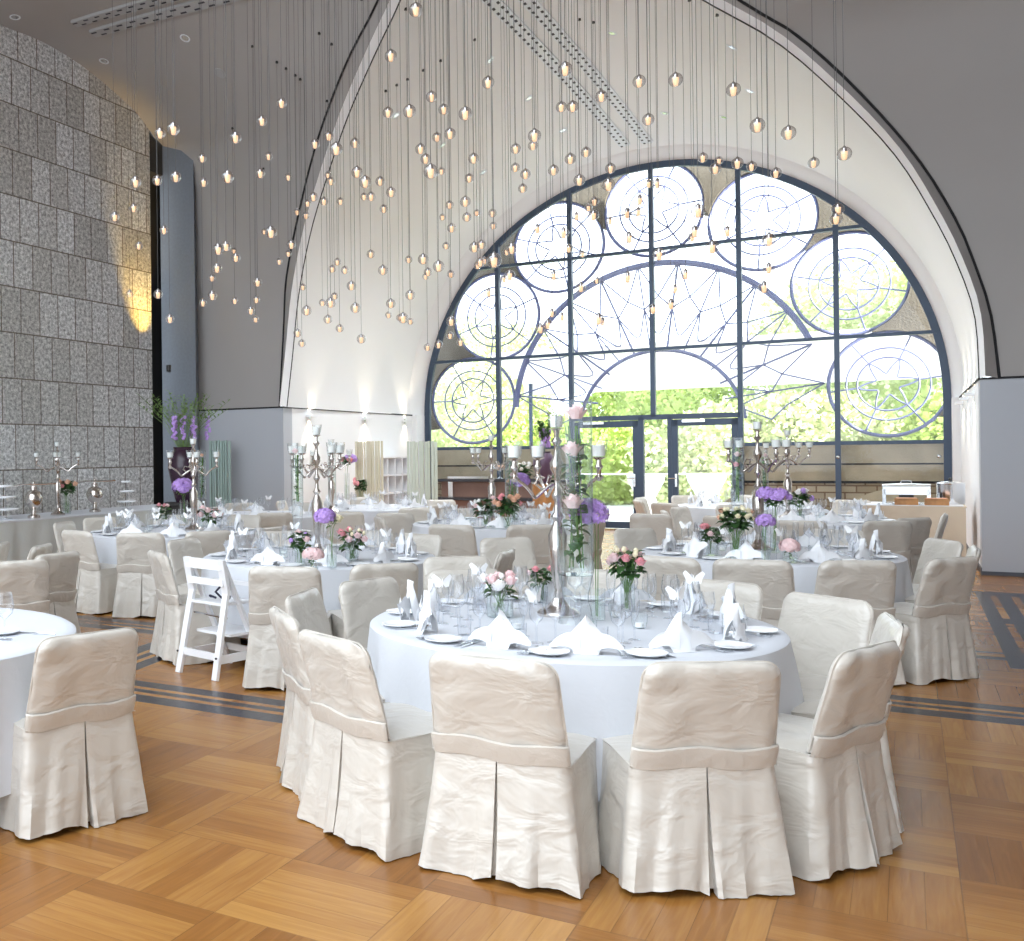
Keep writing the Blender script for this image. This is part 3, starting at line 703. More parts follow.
PD2 = "91,25,36 75,283,34 131,246,29 162,278,28 217,289,35 275,210,32 178,340,30 145,349,25 103,379,28 116,404,27 129,436,38 156,435,20 238,403,28 227,453,24 217,513,28 177,521,22 221,552,24 246,541,18 286,542,22 159,552,18 182,580,24 288,574,20 168,625,20 110,659,28 73,660,20 149,677,30 122,692,22 116,703,18 180,697,20 240,629,28 258,622,24 77,750,26 59,809,28 77,817,18 471,176,37 563,245,31 461,272,28 490,271,30 659,207,33 752,203,36 682,304,31 393,345,34 389,370,26 345,378,27 344,426,24 370,443,27 441,433,28 363,479,24 484,404,29 524,387,27 507,458,30 586,428,27 581,470,34 683,467,22 705,467,26 545,512,24 530,528,20 543,547,28 661,509,26 628,543,27 657,539,23 500,550,21 585,562,20 634,605,28 400,582,24 467,593,28 480,632,22 515,646,18 290,662,40 255,667,24 248,675,20 265,663,20 335,632,30 322,640,20 442,701,24 511,731,26 551,713,18 630,706,29 710,647,32 694,786,26 740,774,27 751,735,22 777,698,26 800,590,30 794,604,22 809,537,36 845,629,34 821,401,26 853,429,30 862,408,22 276,744,22 330,700,28 315,710,20 181,817,26 178,853,20 205,870,22 149,876,22 121,883,20 437,796,22 463,806,22 427,825,26 408,836,26 556,812,30 566,818,20"
PD3 = "85,228,36 146,319,38 225,338,37 367,391,36 289,414,28 95,415,30 131,423,26 193,440,28 351,532,32 346,556,32 70,589,26 176,610,34 175,683,28 163,731,30"
pend = []
for s, ox in ((PD1, 0), (PD2, 380), (PD3, 700)):
    for q in s.split():
        x, y, d = map(float, q.split(',')); pend.append((ox+x*.3932, y*.3932, d*.3932))
GR = .052
gl = MB().ball((0, 0, 0), GR, 18, 12).mesh('glass_globe', 'globe')
li = MB().lathe([(0, -.046), (.014, -.046), (.019, -.03), (.023, .014), (0, .014)], 10).mesh('lamp_core', 'bulb')
sk = MB().lathe([(0, .012), (.018, .012), (.018, .042), (.010, .056), (.004, .062), (0, .062)], 10).mesh('lamp_socket', 'steel')
cb = MB().tube([(0, 0, 0), (0, 0, 1)], .0024, 5).mesh('suspension_cable', 'cable')
cp = MB().lathe([(0, 0), (.022, 0), (.018, .03), (0, .03)], 8).mesh('ceiling_grommet', 'black')
for x, y, d in pend:
    D = F*2*GR/d*1.03; p = atd(x, y, D); uu, nn_ = un(p)
    if uu < UW+.25:  D *= .9; p = atd(x, y, D); uu, nn_ = un(p)
    if nn_ > N1-.4 and not (UL < uu < UR): D *= (N1-.5)/nn_; p = atd(x, y, D)
    t = empty('pendant_lamp', p)
    top = None
    for b in (BC, BV):
        h = b.ray_cast(p+Vector((0, 0, .1)), Vector((0, 0, 1)))
        if h[0] is not None and (top is None or h[0].z < top): top = h[0].z
    if top is None: top = 8.3
    for nm, me in (('glass_globe', gl), ('lamp_core', li), ('lamp_socket', sk), ('suspension_cable', cb), ('ceiling_grommet', cp)):
        o = bpy.data.objects.new(nm, me); COL.objects.link(o); o.parent = t
        if nm == 'suspension_cable': o.location = (0, 0, .06); o.scale = (1, 1, top-p.z-.06)
        if nm == 'ceiling_grommet': o.location = (0, 0, top-p.z-.03)
    if x < 160: rg = 'before the stone wall'
    elif x < 197: rg = 'in front of the dark pilaster'
    elif x < 292: rg = 'in front of the plain grey pier'
    else:
        q = onN(x, y, N2); uq, _ = un(q); inw = math.hypot(uq-UC, q.z-ZG) < RW
        if inw: rg = 'before the left half of the window' if uq < UC else 'before the right half of the window'
        elif x < 440: rg = 'before the white wall left of the window'
        else: rg = 'before the white vault above the window'
    sz = 'large' if d > 11.9 else ('small' if d < 8.4 else 'mid sized')
    tag(t, sz+' clear glass globe pendant '+rg, 'pendant lamp', sz+' globe pendants '+rg)
# ================================================================== FURNITURE
TZ = .76      # table height
SH = .45      # seat height
CT = .855     # chair top
def wv(s, ph, k): return math.sin(k*s+ph)
def make_chair(seed):
    r = random.Random(seed); t = empty('banquet_chair')
    ph = [r.uniform(0, 6.28) for _ in range(12)]
    # ---- back cover: padded rounded slab, leaning back
    rc = .06; z0 = .47; z1 = CT
    def W(z):
        w = .262-(z-z0)/(z1-z0)*.018
        if z > z1-rc: q = (z-(z1-rc))/rc; w = w-rc+rc*math.sqrt(max(0, 1-q*q))
        return w
    def Yc(z): return -.225-(z-z0)*.26
    zs = [z0+(z1-rc-z0)*i/12 for i in range(13)]+[z1-rc+rc*math.sin(PI/2*i/6) for i in range(1, 7)]
    ns = 25; mb = MB()
    for side in (-1, 1):
        rows = []
        for z in zs:
            row = []; w = W(z); v = (z-z0)/(z1-z0)
            for j in range(ns):
                s = math.sin(PI/2*(-1+2*j/(ns-1))); 
                edge = max(0, 1-abs(s)**7)**.5; tp = max(0, 1-(max(0, z-(z1-.06))/.06)**3)**.5
                th = .030*edge*tp+.002
                wr = .0065*math.sin(62*z+ph[0]+5*s)*max(0, s*(1 if seed % 2 else -1)-.1)*(.1+v*v*1.3) + .003*math.sin(70*z+ph[9]+9*s)*max(0, abs(s)-.55) + .003*math.sin(17*z+7*s*s+ph[1]) + .003*math.sin(9*s+ph[2]+9*z)
                curve = .018*(1-s*s)
                y = Yc(z)+side*th+ (wr if side < 0 else wr*.5) - curve*(.5)
                row.append((s*w+.002*math.sin(40*z+ph[3])*(abs(s) > .9), y, z))
            rows.append(row)
        if side > 0: rows = [list(reversed(q)) for q in rows]
        mb.grid(rows)
    mb.build('backrest_cover', 'satin', t)
    # piping along the edge
    pts = [(-W(z), Yc(z), z) for z in zs]+[(W(z), Yc(z), z) for z in reversed(zs)]
    MB().tube(pts, .005, 5).build('edge_piping', 'satin_band', t)
    # ---- waist band across the back
    rows = []
    for z, o_ in ((.452, .000), (.456, .007), (.475, .011), (.505, .012), (.528, .010), (.534, .001)):
        rows.append([(sg_*(.2655+o_*.3), Yc(max(z, z0))-.0325*max(0, 1-abs(sg_)**7)**.5-.009*(1-sg_*sg_)-o_+.0018*math.sin(30*sg_+ph[4]+60*z), z+.007*math.sin(5*sg_+ph[5])) for sg_ in [math.sin(PI/2*(-1+2*j/24)) for j in range(25)]])
    rows = [list(q) for q in rows]
    MB().grid(rows).build('waist_band', 'satin_band', t)
    # ---- seat cover
    rows = []; hx, hy0, hy1 = .262, -.25, .247
    for i in range(13):
        v = -1+2*i/12; row = []
        for j in range(13):
            u = -1+2*j/12
            z = SH+.02*(1-u**4)*(1-v**4)+.012+.003*math.sin(6*u+ph[6]+4*v)
            row.append((hx*u*(1-.025*v), (hy0+hy1)/2+(hy1-hy0)/2*v, z))
        rows.append(row)
    MB().grid(rows).build('seat_cover', 'satin', t)
    # ---- skirt: perimeter path from the back pleat right round to the back pleat
    rad = .045
    def perim(n):
        cs = []
        def line(a, b, m): 
            for k in range(m): cs.append((a[0]+(b[0]-a[0])*k/m, a[1]+(b[1]-a[1])*k/m))
        def arc(cx, cy, a0, a1, m):
            for k in range(m): a = a0+(a1-a0)*k/m; cs.append((cx+rad*math.cos(a), cy+rad*math.sin(a)))
        line((.002, -.27), (.265-rad, -.255), 14); arc(.265-rad, -.255+rad, -PI/2, 0, 5)
        line((.265, -.255+rad), (.252, .245-rad), 18); arc(.252-rad, .245-rad, 0, PI/2, 5)
        line((.252-rad, .245), (-.252+rad, .245), 16); arc(-.252+rad, .245-rad, PI/2, PI, 5)
        line((-.252, .245-rad), (-.265, -.255+rad), 18); arc(-.265+rad, -.255+rad, PI, 1.5*PI, 5)
        line((-.265+rad, -.255), (-.002, -.27), 14); cs.append((-.002, -.27)); return cs
    base = perim(0); N = len(base); mb = MB(); rows = []
    gap0 = r.uniform(.008, .026)
    lvls = [.0, .06, .15, .3, .45, .6, .75, .88, 1.0]
    for q in lvls:
        row = []
        for i, (x, y) in enumerate(base):
            L = math.hypot(x, y) or 1; s = i/N*2*PI
            corner = (abs(x)/.265)**6*(abs(y)/.26)**6
            fl = .045*q**1.2+.05*q*corner
            wob = q*(.008*math.sin(9*s+ph[7]+q)+.006*math.sin(19*s+ph[8]+3*q)+.010*math.sin(5*s+ph[9]+1.5*q)+.003*math.sin(41*s+ph[3]+5*q))
            dx, dy = x/L, y/L
            X = x+dx*(fl+wob); Y = y+dy*(fl+wob)*1.05
            zt = .463
            zb = .014+.014*math.sin(3*s+ph[10])+.008*math.sin(7*s+ph[11]); zb = max(.004, zb)
            if y < -.2: Y -= .0
            # pleat opening widens to the hem
            if y < -.24:
                e = max(0, 1-abs(x)/.09); X += (1 if i < N/2 else -1)*gap0*q*e; Y -= .012*q*e
            row.append((X, Y, zt+(zb-zt)*q))
        rows.append(row)
    mb.grid(rows)
    # folded edges turned inward and the inner pleat panel
    for idx, sg in ((0, 1), (-1, -1)):
        a = [rw[idx] for rw in rows]; mb.grid([a, [(p[0]+sg*.006, p[1]+.03+.02*k/8, p[2]) for k, p in enumerate(a)]])
    mb.build('skirt', 'satin', t)
    pr = []
    for q in lvls:
        z = .46+(.02-.46)*q; pr.append([(x_*(.6+q), -.235-.03*q+.012*math.sin(60*x_+ph[2])*q, z) for x_ in [-.07+.14*k/10 for k in range(11)]])
    MB().grid(pr).build('pleat_panel', 'satin_band', t)
    for sx, sy in ((-.2, -.2), (.2, -.2), (-.2, .19), (.2, .19)):
        MB().tube([(sx, sy, .45), (sx*1.02, sy*1.04, .0)], .011, 8).build('leg', 'gold', t)
    return t
CH = [Proto(lambda s=s: make_chair(s)) for s in (11, 12, 13, 14)]
TABS = {'front': (1.58, 5.15), 'middle left': (.57, 8.72), 'middle right': (4.28, 8.55), 'rear left': (-.88, 11.75), 'rear centre': (2.95, 12.45), 'rear right': (6.75, 12.55), 'bay left': (2.0, 16.5), 'bay right': (7.55, 15.7), 'edge': (-1.86, 5.05), 'left edge': (-3.5, 9.3), 'bay far left': (.1, 14.9)}
TDESC = {'front': 'big front table', 'middle left': 'table by the high chair', 'middle right': 'middle right table', 'rear left': 'table near the stone wall', 'rear centre': 'table before the bar', 'rear right': 'table by the champagne buffet', 'bay left': 'table by the cream screen', 'bay right': 'far table before the doors', 'edge': 'table cut by the left edge', 'left edge': 'table left out of view', 'bay far left': 'far table beneath wall lamps'}
R = .98
chairs = []
def chair(x, y, tab, yaw=None, ztop=CT, dyaw=0, note=None):
    p = atz(x, y, ztop); c = TABS[tab]
    if yaw is None: yaw = math.atan2(c[1]-p.y, c[0]-p.x)-PI/2+math.radians(dyaw)
    h = Vector((-math.sin(yaw), math.cos(yaw), 0)); o = p+h*.325; o.z = 0
    # keep the seat just clear of the table's middle
    chairs.append([o, yaw, tab, (x, y)])
def chair_w(tab, ang, dist=1.27, dyaw=0):
    c = TABS[tab]; a = math.radians(ang); p = Vector((c[0]+dist*math.cos(a), c[1]+dist*math.sin(a), 0)); yaw = a+PI-PI/2+math.radians(dyaw)
    tp = p-Vector((-math.sin(yaw), math.cos(yaw), 0))*.325
    chairs.append([p, yaw, tab, (CX+tp.x/tp.y*F, HY-(CT-H)/tp.y*F)])
def chair_x(tab, x, y, hx, hy):
    yaw = math.atan2(hy, hx)-PI/2; chairs.append([Vector((x, y, 0)), yaw, tab, 'fixed'])
chair_x('front', 1.06, 4.12, .53, .85); chair_x('front', 1.66, 4.03, .02, 1); chair_x('front', 2.19, 4.23, -.56, .82); chair_x('front', 2.56, 4.72, -.90, .38); chair_x('front', .61, 4.485, .86, .5)
chair_x('edge', -.90, 4.735, -.60, .80)
for x, y, dy in ((812, 597, 18), (716, 582, 0), (372, 580, 0), (302, 592, 0), (283, 612, 6)): chair(x, y, 'front', dyaw=dy)
chair_w('front', 97)
chair_w('front', 64)
for x, y in ((284, 567), (385, 564), (208, 540), (163, 552), (413, 535)): chair(x, y, 'middle left')
chair_w('middle left', 100); chair_w('middle left', 68); chair_w('middle left', -28)
for x, y in ((752, 560), (858, 561), (953, 558), (962, 547), (917, 540), (665, 557)): chair(x, y, 'middle right')
chair_w('middle right', 175); chair_w('middle right', 145); chair_w('middle right', 110); chair_w('middle right', 75); chair_w('middle right', 42)
for x, y in ((140, 533), (208, 531), (86, 530), (82, 522), (62, 529), (262, 527)): chair(x, y, 'rear left')
chair_w('rear left', 60); chair_w('rear left', 95); chair_w('rear left', 130)
for x, y in ((451, 525), (531, 525), (398, 517), (414, 508), (425, 500), (576, 520)): chair(x, y, 'rear centre')
chair_w('rear centre', 60); chair_w('rear centre', 95)
for x, y in ((888, 521), (914, 518), (898, 513), (800, 521), (852, 500)): chair(x, y, 'rear right')
chair_w('rear right', 95); chair_w('rear right', 130); chair_w('rear right', 165); chair_w('rear right', -150)
for x, y in ((650, 514), (664, 503), (686, 510)): chair(x, y, 'bay right')
for a in (175, 140, 100, 60): chair_w('bay right', a)
for x, y in ((345, 512), (395, 513)): chair(x, y, 'bay left')
for a in (-60, -20, 160, 90): chair_w('bay left', a)
for x, y in ((274, 513), (300, 514)): chair(x, y, 'bay far left')
for a in (100, 60, 150): chair_w('bay far left', a)
chair(17, 561, 'left edge', yaw=math.atan2(1, -.5)-PI/2); chair(42, 545, 'left edge'); chair(58, 553, 'left edge', dyaw=-8); chair(2, 543, 'left edge')
# two single chairs pushed out between the tables in the middle of the hall
chair(506, 538, 'rear centre', yaw=PI+.15)
chair(457, 557, 'front', yaw=PI)
# drop any chair standing inside another one
keep = []
for c in chairs:
    ok = True
    for k in keep:
        if (Vector((c[0].x, c[0].y))-Vector((k[0].x, k[0].y))).length < .43: ok = False
    for nm, tc_ in TABS.items():
        if nm in ('left edge',) or c[3] == 'fixed': continue
        dd = math.hypot(c[0].x-tc_[0], c[0].y-tc_[1])
        if dd < 1.08:
            v = Vector((c[0].x-tc_[0], c[0].y-tc_[1], 0)).normalized()*1.09; c[0] = Vector((tc_[0]+v.x, tc_[1]+v.y, 0)); 
    if ok: keep.append(c)
def ordinal(i, n):
    if n == 1: return ''
    if i == 0: return 'leftmost'
    if i == n-1: return 'rightmost'
    return ['', 'second', 'third', 'fourth', 'fifth', 'sixth', 'seventh', 'eighth', 'ninth', 'tenth', 'eleventh', 'twelfth'][i]+' from left'
def seen(pos): return CX+pos.x/pos.y*F
def side_of(pos, tab):
    c = TABS[tab]; v = Vector((pos.x-c[0], pos.y-c[1])); d = Vector((-c[0], -c[1])).normalized(); k = v.normalized().dot(d)
    return 'near' if k > .35 else ('far' if k < -.35 else 'flank')
def assign(items, fmt, cat, grp=None):     # items: (object, position, table); label made unique by side and order from the left
    by = {}
    for o, p, tab in items: by.setdefault((tab, side_of(p, tab)), []).append((o, p))
    for (tab, sd_), L in by.items():
        L.sort(key=lambda q: seen(q[1]))
        for i, (o, p) in enumerate(L):
            w_ = {'near': 'near side', 'far': 'far side', 'flank': 'flank'}[sd_]
            if sd_ == 'flank': w_ = ('left' if seen(p) < CX+TABS[tab][0]/TABS[tab][1]*F else 'right')+' flank'
            if sd_ == 'flank':
                same = [q for q in L if (seen(q[1]) < CX+TABS[tab][0]/TABS[tab][1]*F) == (w_ == 'left flank')]
                od = ordinal([q[0] for q in same].index(o), len(same))
            else: od = ordinal(i, len(L))
            tag(o, fmt % (w_, TDESC[tab])+(', '+od if od else ''), cat, (grp % TDESC[tab]) if grp else None)
items = []
for i, (o, yaw, tab, px) in enumerate(keep):
    if px == (506, 538) or px == (536, 545) or px == (457, 557): pass
    c = CH[i % 4].get(o, yaw); items.append((c, o, tab))
assign(items, 'ivory satin chair, %s of %s', 'chair', 'satin covered chairs at %s')
# ------------------------------------------------------------------ round tables: folding table and its cloth
def cloth_mesh(seed, r=R, zb=.20, name='tablecloth'):
    q = random.Random(seed); ph = [q.uniform(0, 6.28) for _ in range(5)]; mb = MB(); n = 120; rows = []
    rows.append([(0, 0, TZ)]*n)
    for rr in (r*.5, r*.94, r*.985): rows.append([(rr*math.cos(2*PI*j/n), rr*math.sin(2*PI*j/n), TZ) for j in range(n)])
    rows.append([((r+.004)*math.cos(2*PI*j/n), (r+.004)*math.sin(2*PI*j/n), TZ-.012) for j in range(n)])
    for k in range(1, 8):
        t = k/7; row = []
        for j in range(n):
            a = 2*PI*j/n; f = t**.8*(.030*math.sin(11*a+ph[0])+.018*math.sin(19*a+ph[1]+t)+.012*math.sin(31*a+ph[2]))
            sq = .02*math.cos(4*a+ph[3])*t
            rr = r+.006+.035*t+f*.8+sq
            row.append((rr*math.cos(a), rr*math.sin(a), TZ-.012+(zb+.035*math.cos(4*a+ph[3])+.0*f-TZ)*t))
        rows.append(row)
    return mb.grid(rows, True)
def make_table():
    t = empty('round_table'); MB().lathe([(0, TZ-.035), (R-.03, TZ-.035), (R-.03, TZ-.008), (0, TZ-.008)], 40).build('tabletop', 'wood', t)
    for a in range(4):
        x, y = .55*math.cos(a*PI/2+.6), .55*math.sin(a*PI/2+.6)
        MB().tube([(x, y, 0), (x*.9, y*.9, TZ-.03)], .018, 8).build('leg', 'black', t)
    return t
TP = Proto(make_table); cloths = [cloth_mesh(s).mesh('tablecloth', 'linen') for s in (1, 2, 3)]
for i, (nm, (x, y)) in enumerate(TABS.items()):
    if nm == 'left edge': continue
    o = TP.get((x, y, 0), i*.7); tag(o, 'round banquet table hidden under its white cloth: '+TDESC[nm], 'table', 'round banquet tables')
    c = bpy.data.objects.new('tablecloth', cloths[i % 3]); COL.objects.link(c); c.location = (x, y, 0); c.rotation_euler = (0, 0, i*1.1)
    tag(c, 'white floor-near tablecloth draped over '+TDESC[nm], 'tablecloth', 'white round tablecloths')
# ------------------------------------------------------------------ table ware
def nap(kind):
    mb = MB()
    def sheet(f, nu=7, nv=8): mb.grid([[f(-1+2*i/(nu-1), j/(nv-1)) for i in range(nu)] for j in range(nv)])
    def dia(w0, wm, vm, v): return w0+(wm-w0)*v/vm if v < vm else wm*(1-v)/(1-vm)
    tall = .205 if kind else .165; wm = .062 if kind else .078
    for sgn in (-1, 1):
        sheet(lambda s, v: (s*dia(.05, wm, .42, v)+(.012*v if sgn > 0 else 0), sgn*(.05-.034*v-.012*s*s-.020*v*abs(s))+(.01*math.sin(3*v)), v*(tall-(.03 if sgn > 0 else 0))*(1-.05*s*s)))
    wings = ((-1, .150, .030), (1, .150, .034)) if kind == 0 else ((1, .125, .105), (-1, .09, .06))
    for sx, L, zt in wings:
        for k in (-1, 1):
            def f(s, v):
                x = sx*(.025+(L-.025)*v); h = .036*(1-v)**.7*(1 if kind == 0 else 1.5); zc = .045+(zt-.045)*v+.02*math.sin(PI*v)
                return (x, k*(.022*(1-v)+.002)-.02+.01*s*v, max(.001, zc+s*h-(.0 if s > 0 else .01*v)))
            sheet(f, 5, 7)
    sheet(lambda s, v: (s*.06, -.05+.1*v, .001), 3, 3)
    return mb.mesh('napkin', 'napkin', True)
naps = [nap(0), nap(1)]
def gprof(kind):
    if kind == 'large': return [(.036, .0), (.034, .003), (.006, .008), (.004, .03), (.004, .095), (.012, .105), (.036, .125), (.044, .155), (.040, .19), (.034, .225)]
    if kind == 'small': return [(.030, .0), (.029, .003), (.005, .008), (.004, .03), (.004, .085), (.010, .092), (.028, .11), (.033, .135), (.028, .185)]
    if kind == 'flute': return [(.028, .0), (.027, .003), (.004, .008), (.0035, .085), (.012, .10), (.022, .13), (.024, .17), (.020, .225)]
    return [(0, .004), (.030, .004), (.031, .02), (.034, .095)]
GL = {k: MB().lathe(gprof(k), 14).mesh(k, 'crystal') for k in ('large', 'small', 'flute', 'tumbler')}
GNAME = {'large': 'wine_glass', 'small': 'white_wine_glass', 'flute': 'champagne_flute', 'tumbler': 'water_tumbler'}
GDESC = {'large': 'large wine glass', 'small': 'small wine glass', 'flute': 'champagne flute', 'tumbler': 'water tumbler'}
plate_m = MB().lathe([(0, .004), (.055, .004), (.085, .014), (.086, .018), (.055, .009), (0, .008)], 24).mesh('bread_plate', 'china')
def fork_m():
    mb = MB(); mb.tube([(0, -.10, .004), (0, .02, .008), (0, .045, .006)], [.0045, .003, .004], 6)
    mb.box((-.011, .045, .003), (.011, .06, .008))
    for k in range(4): x = -.0095+k*.0063; mb.box((x-.0016, .058, .004), (x+.0016, .10, .008))
    return mb.mesh('fork', 'steel')
def knife_m():
    mb = MB(); mb.tube([(0, -.11, .004), (0, -.01, .006)], [.006, .005], 6)
    mb.add([(-.007, -.01, .003), (.006, -.01, .003), (.004, .09, .003), (-.003, .11, .003), (-.008, .07, .003), (-.007, -.01, .006), (.006, -.01, .006), (.004, .09, .006), (-.003, .11, .006), (-.008, .07, .006)],
           [(4, 3, 2, 1, 0), (5, 6, 7, 8, 9), (0, 1, 6, 5), (1, 2, 7, 6), (2, 3, 8, 7), (3, 4, 9, 8), (4, 0, 5, 9)])
    return mb.mesh('knife', 'steel')
FK = fork_m(); KN = knife_m()
def butterfly_m():
    mb = MB()
    for s in (-1, 1):
        mb.add([(0, 0, 0), (s*.012, .0, .022), (s*.040, .014, .044), (s*.052, .018, .030), (s*.040, .012, .006), (s*.034, .010, -.018), (s*.014, .002, -.022)], [(0, 1, 2, 3, 4), (0, 4, 5, 6)] if s > 0 else [(4, 3, 2, 1, 0), (6, 5, 4, 0)])
    mb.tube([(0, 0, -.022), (0, 0, .022)], .003, 5)
    mb.tube([(0, 0, .02), (.010, -.004, .036)], .0008, 4); mb.tube([(0, 0, .02), (-.010, -.004, .036)], .0008, 4)
    me = mb.mesh('paper_butterfly', 'paper', False); return me
BF = butterfly_m()
def mk(name, me, loc, rz=0): o = bpy.data.objects.new(name, me); COL.objects.link(o); o.location = loc; o.rotation_euler = (0, 0, rz); return o
rows_n, rows_g, rows_p, rows_f, rows_k, rows_b = [], {k: [] for k in GL}, [], [], [], []
seats = {'front': (12, -100), 'middle left': (10, -90), 'middle right': (11, -92), 'rear left': (10, -88), 'rear centre': (10, -97), 'rear right': (10, -95), 'bay left': (8, -90), 'bay right': (8, -80), 'bay far left': (8, -90)}
ZT = TZ+.001
for tab, (ns_, a0) in seats.items():
    c = TABS[tab]; far = c[1] > 14
    for i in range(ns_):
        a = math.radians(a0+360*i/ns_+rnd.uniform(-3, 3)); ca, sa = math.cos(a), math.sin(a)
        def at(r, tang): return Vector((c[0]+r*ca-tang*sa, c[1]+r*sa+tang*ca, ZT))
        yaw = a+PI/2      # local -y looks outwards from the table
        k = 0 if abs(math.sin(a)) > .6 else 1
        p = at(.78, 0); rows_n.append((mk('napkin', naps[k], p, yaw+rnd.uniform(-.25, .25)), p, tab))
        for kind, r_, t_ in (('large', .56, -.10), ('small', .60, -.19), ('flute', .50, -.02), ('tumbler', .62, -.27)):
            if far and kind in ('tumbler',): continue
            p = at(r_+rnd.uniform(-.015, .015), t_+rnd.uniform(-.012, .012)); rows_g[kind].append((mk(GNAME[kind], GL[kind], p), p, tab))
            if kind == 'small' and (i % 2 == 0 or tab.startswith('rear')):
                q = p+Vector((0, 0, .205)); b = mk('paper_butterfly', BF, q, rnd.uniform(-.6, .6)+math.atan2(-c[0], c[1])*0); rows_b.append((b, q, tab))
        if not far:
            p = at(.82, .235); rows_p.append((mk('bread_plate', plate_m, p), p, tab))
            p = at(.80, .135)
            rows_f.append((mk('fork', FK, p, yaw+PI), p, tab)); 
            p = at(.80, -.135); rows_k.append((mk('knife', KN, p, yaw+PI), p, tab))
            if tab == 'front':
                p = at(.80, .160); rows_f.append((mk('fork', FK, p, yaw+PI+.05), p, tab)); p = at(.80, -.165); rows_k.append((mk('knife', KN, p, yaw+PI-.06), p, tab))
assign(rows_n, 'folded white napkin, %s of %s', 'napkin', 'folded napkins on %s')
for k in GL: assign(rows_g[k], GDESC[k]+', %s of %s', 'glass', GDESC[k]+' row on %s')
assign(rows_p, 'small bread plate, %s of %s', 'plate', 'bread plates on %s')
assign(rows_f, 'steel fork, %s of %s', 'fork', 'forks on %s')
assign(rows_k, 'steel knife, %s of %s', 'knife', 'knives on %s')
assign(rows_b, 'white paper butterfly, %s of %s', 'butterfly card', 'paper butterflies on %s')
# ------------------------------------------------------------------ candelabra
def candelabrum(h, ar, n=4, r0=.3):
    t = empty('candelabrum'); k = h/1.3
    MB().lathe([(.0, 0), (.105, 0), (.11, .012), (.095, .03), (.06, .045), (.04, .07), (.022, .10), (.0, .10)], 20).build('base', 'silver', t)
    pr = [(.020, .09), (.028, .12), (.018, .16), (.030, .22), (.045, .40), (.048, .52), (.030, .58), (.018, .61), (.034, .64), (.018, .67), (.014, .74), (.030, .78), (.014, .82), (.013, .90), (.034, .95), (.036, .99), (.016, 1.03), (.012, 1.10), (.030, 1.13), (.012, 1.16), (.016, 1.20), (.040, 1.215)]
    stem = MB().lathe([(a, b*k) for a, b in pr], 16).build('stem', 'silver', t)
    zc = .97*k; ze0 = 1.215*k-.27
    cand = [(0, 0, 1.215*k)]
    for i in range(n):
        a = r0+2*PI*i/n; ca, sa = math.cos(a), math.sin(a)
        pts = []
        for j in range(17):
            s = j/16; rr = .018+(ar-.018)*(s+.10*math.sin(2*PI*s)); z = ze0-.02-.10*math.sin(PI*s)**1.3*(1-.3*s)+.03*s
            pts.append((rr*ca, rr*sa, z))
        mb = MB().tube(pts, [.009]*17, 7); mb.tube([(.07*ca, .07*sa, ze0-.06), (.12*ca, .12*sa, ze0-.02), (.10*ca, .10*sa, ze0+.02), (.07*ca, .07*sa, ze0+.01)], .006, 6)
        ze = pts[-1][2]; ex, ey = pts[-1][0], pts[-1][1]
        mb.lathe([(.008, -.02), (.026, .0), (.012, .012), (.012, .04), (.022, .055), (.014, .07), (.012, .09), (.040, .105), (.0, .108)], 12, (ex, ey, ze))
        cand.append((ex, ey, ze+.105, mb.build('arm', 'silver', t)))
    cand[0] = cand[0]+(stem,)
    for x, y, z, pa in cand:
        MB().lathe([(.0, .001), (.030, .004), (.040, .03), (.046, .085), (.050, .09)], 14, (x, y, z)).build('candle_cup', 'clear', pa)
        MB().lathe([(0, .006), (.031, .006), (.034, .065), (0, .065)], 12, (x, y, z)).build('candle', 'candle', pa)
    return t
def cand(px, py_top, c, label, ar=.22, n=4, r0=.3, off=0):
    p = Vector((c[0], c[1], ZT)); r = ray(px, py_top); p.x = r.x*p.y
    ztop = H+r.z*p.y; o = candelabrum(ztop-ZT-.085, ar, n, r0); o.location = p; return tag(o, label, 'candelabrum')
T = TABS
cand(556, 399, (0, 5.4), 'tall silver five light candelabrum standing in the middle of the big front table', .235, 4, .15)
cand(316, 417, (0, 8.85), 'tall silver candelabrum rising from the table behind the white high chair', .24, 4, .5)
cand(757, 411, (0, 8.75), 'dark toned silver candelabrum on the middle right table beside the roses', .26, 4, .1)
cand(491, 428, (0, 12.6), 'slim silver candelabrum on the table in front of the bar', .27, 4, .4)
cand(193, 431, (0, 11.9), 'silver candelabrum near the stone wall corner before the dark vase', .27, 4, .2)
cand(787, 423, (0, 12.8), 'silver candelabrum behind the middle right table before the stone parapet', .27, 4, .6)
cand(331, 435, (0, 15.3), 'small looking far silver candelabrum beneath the wall lamps', .27, 4, .0)
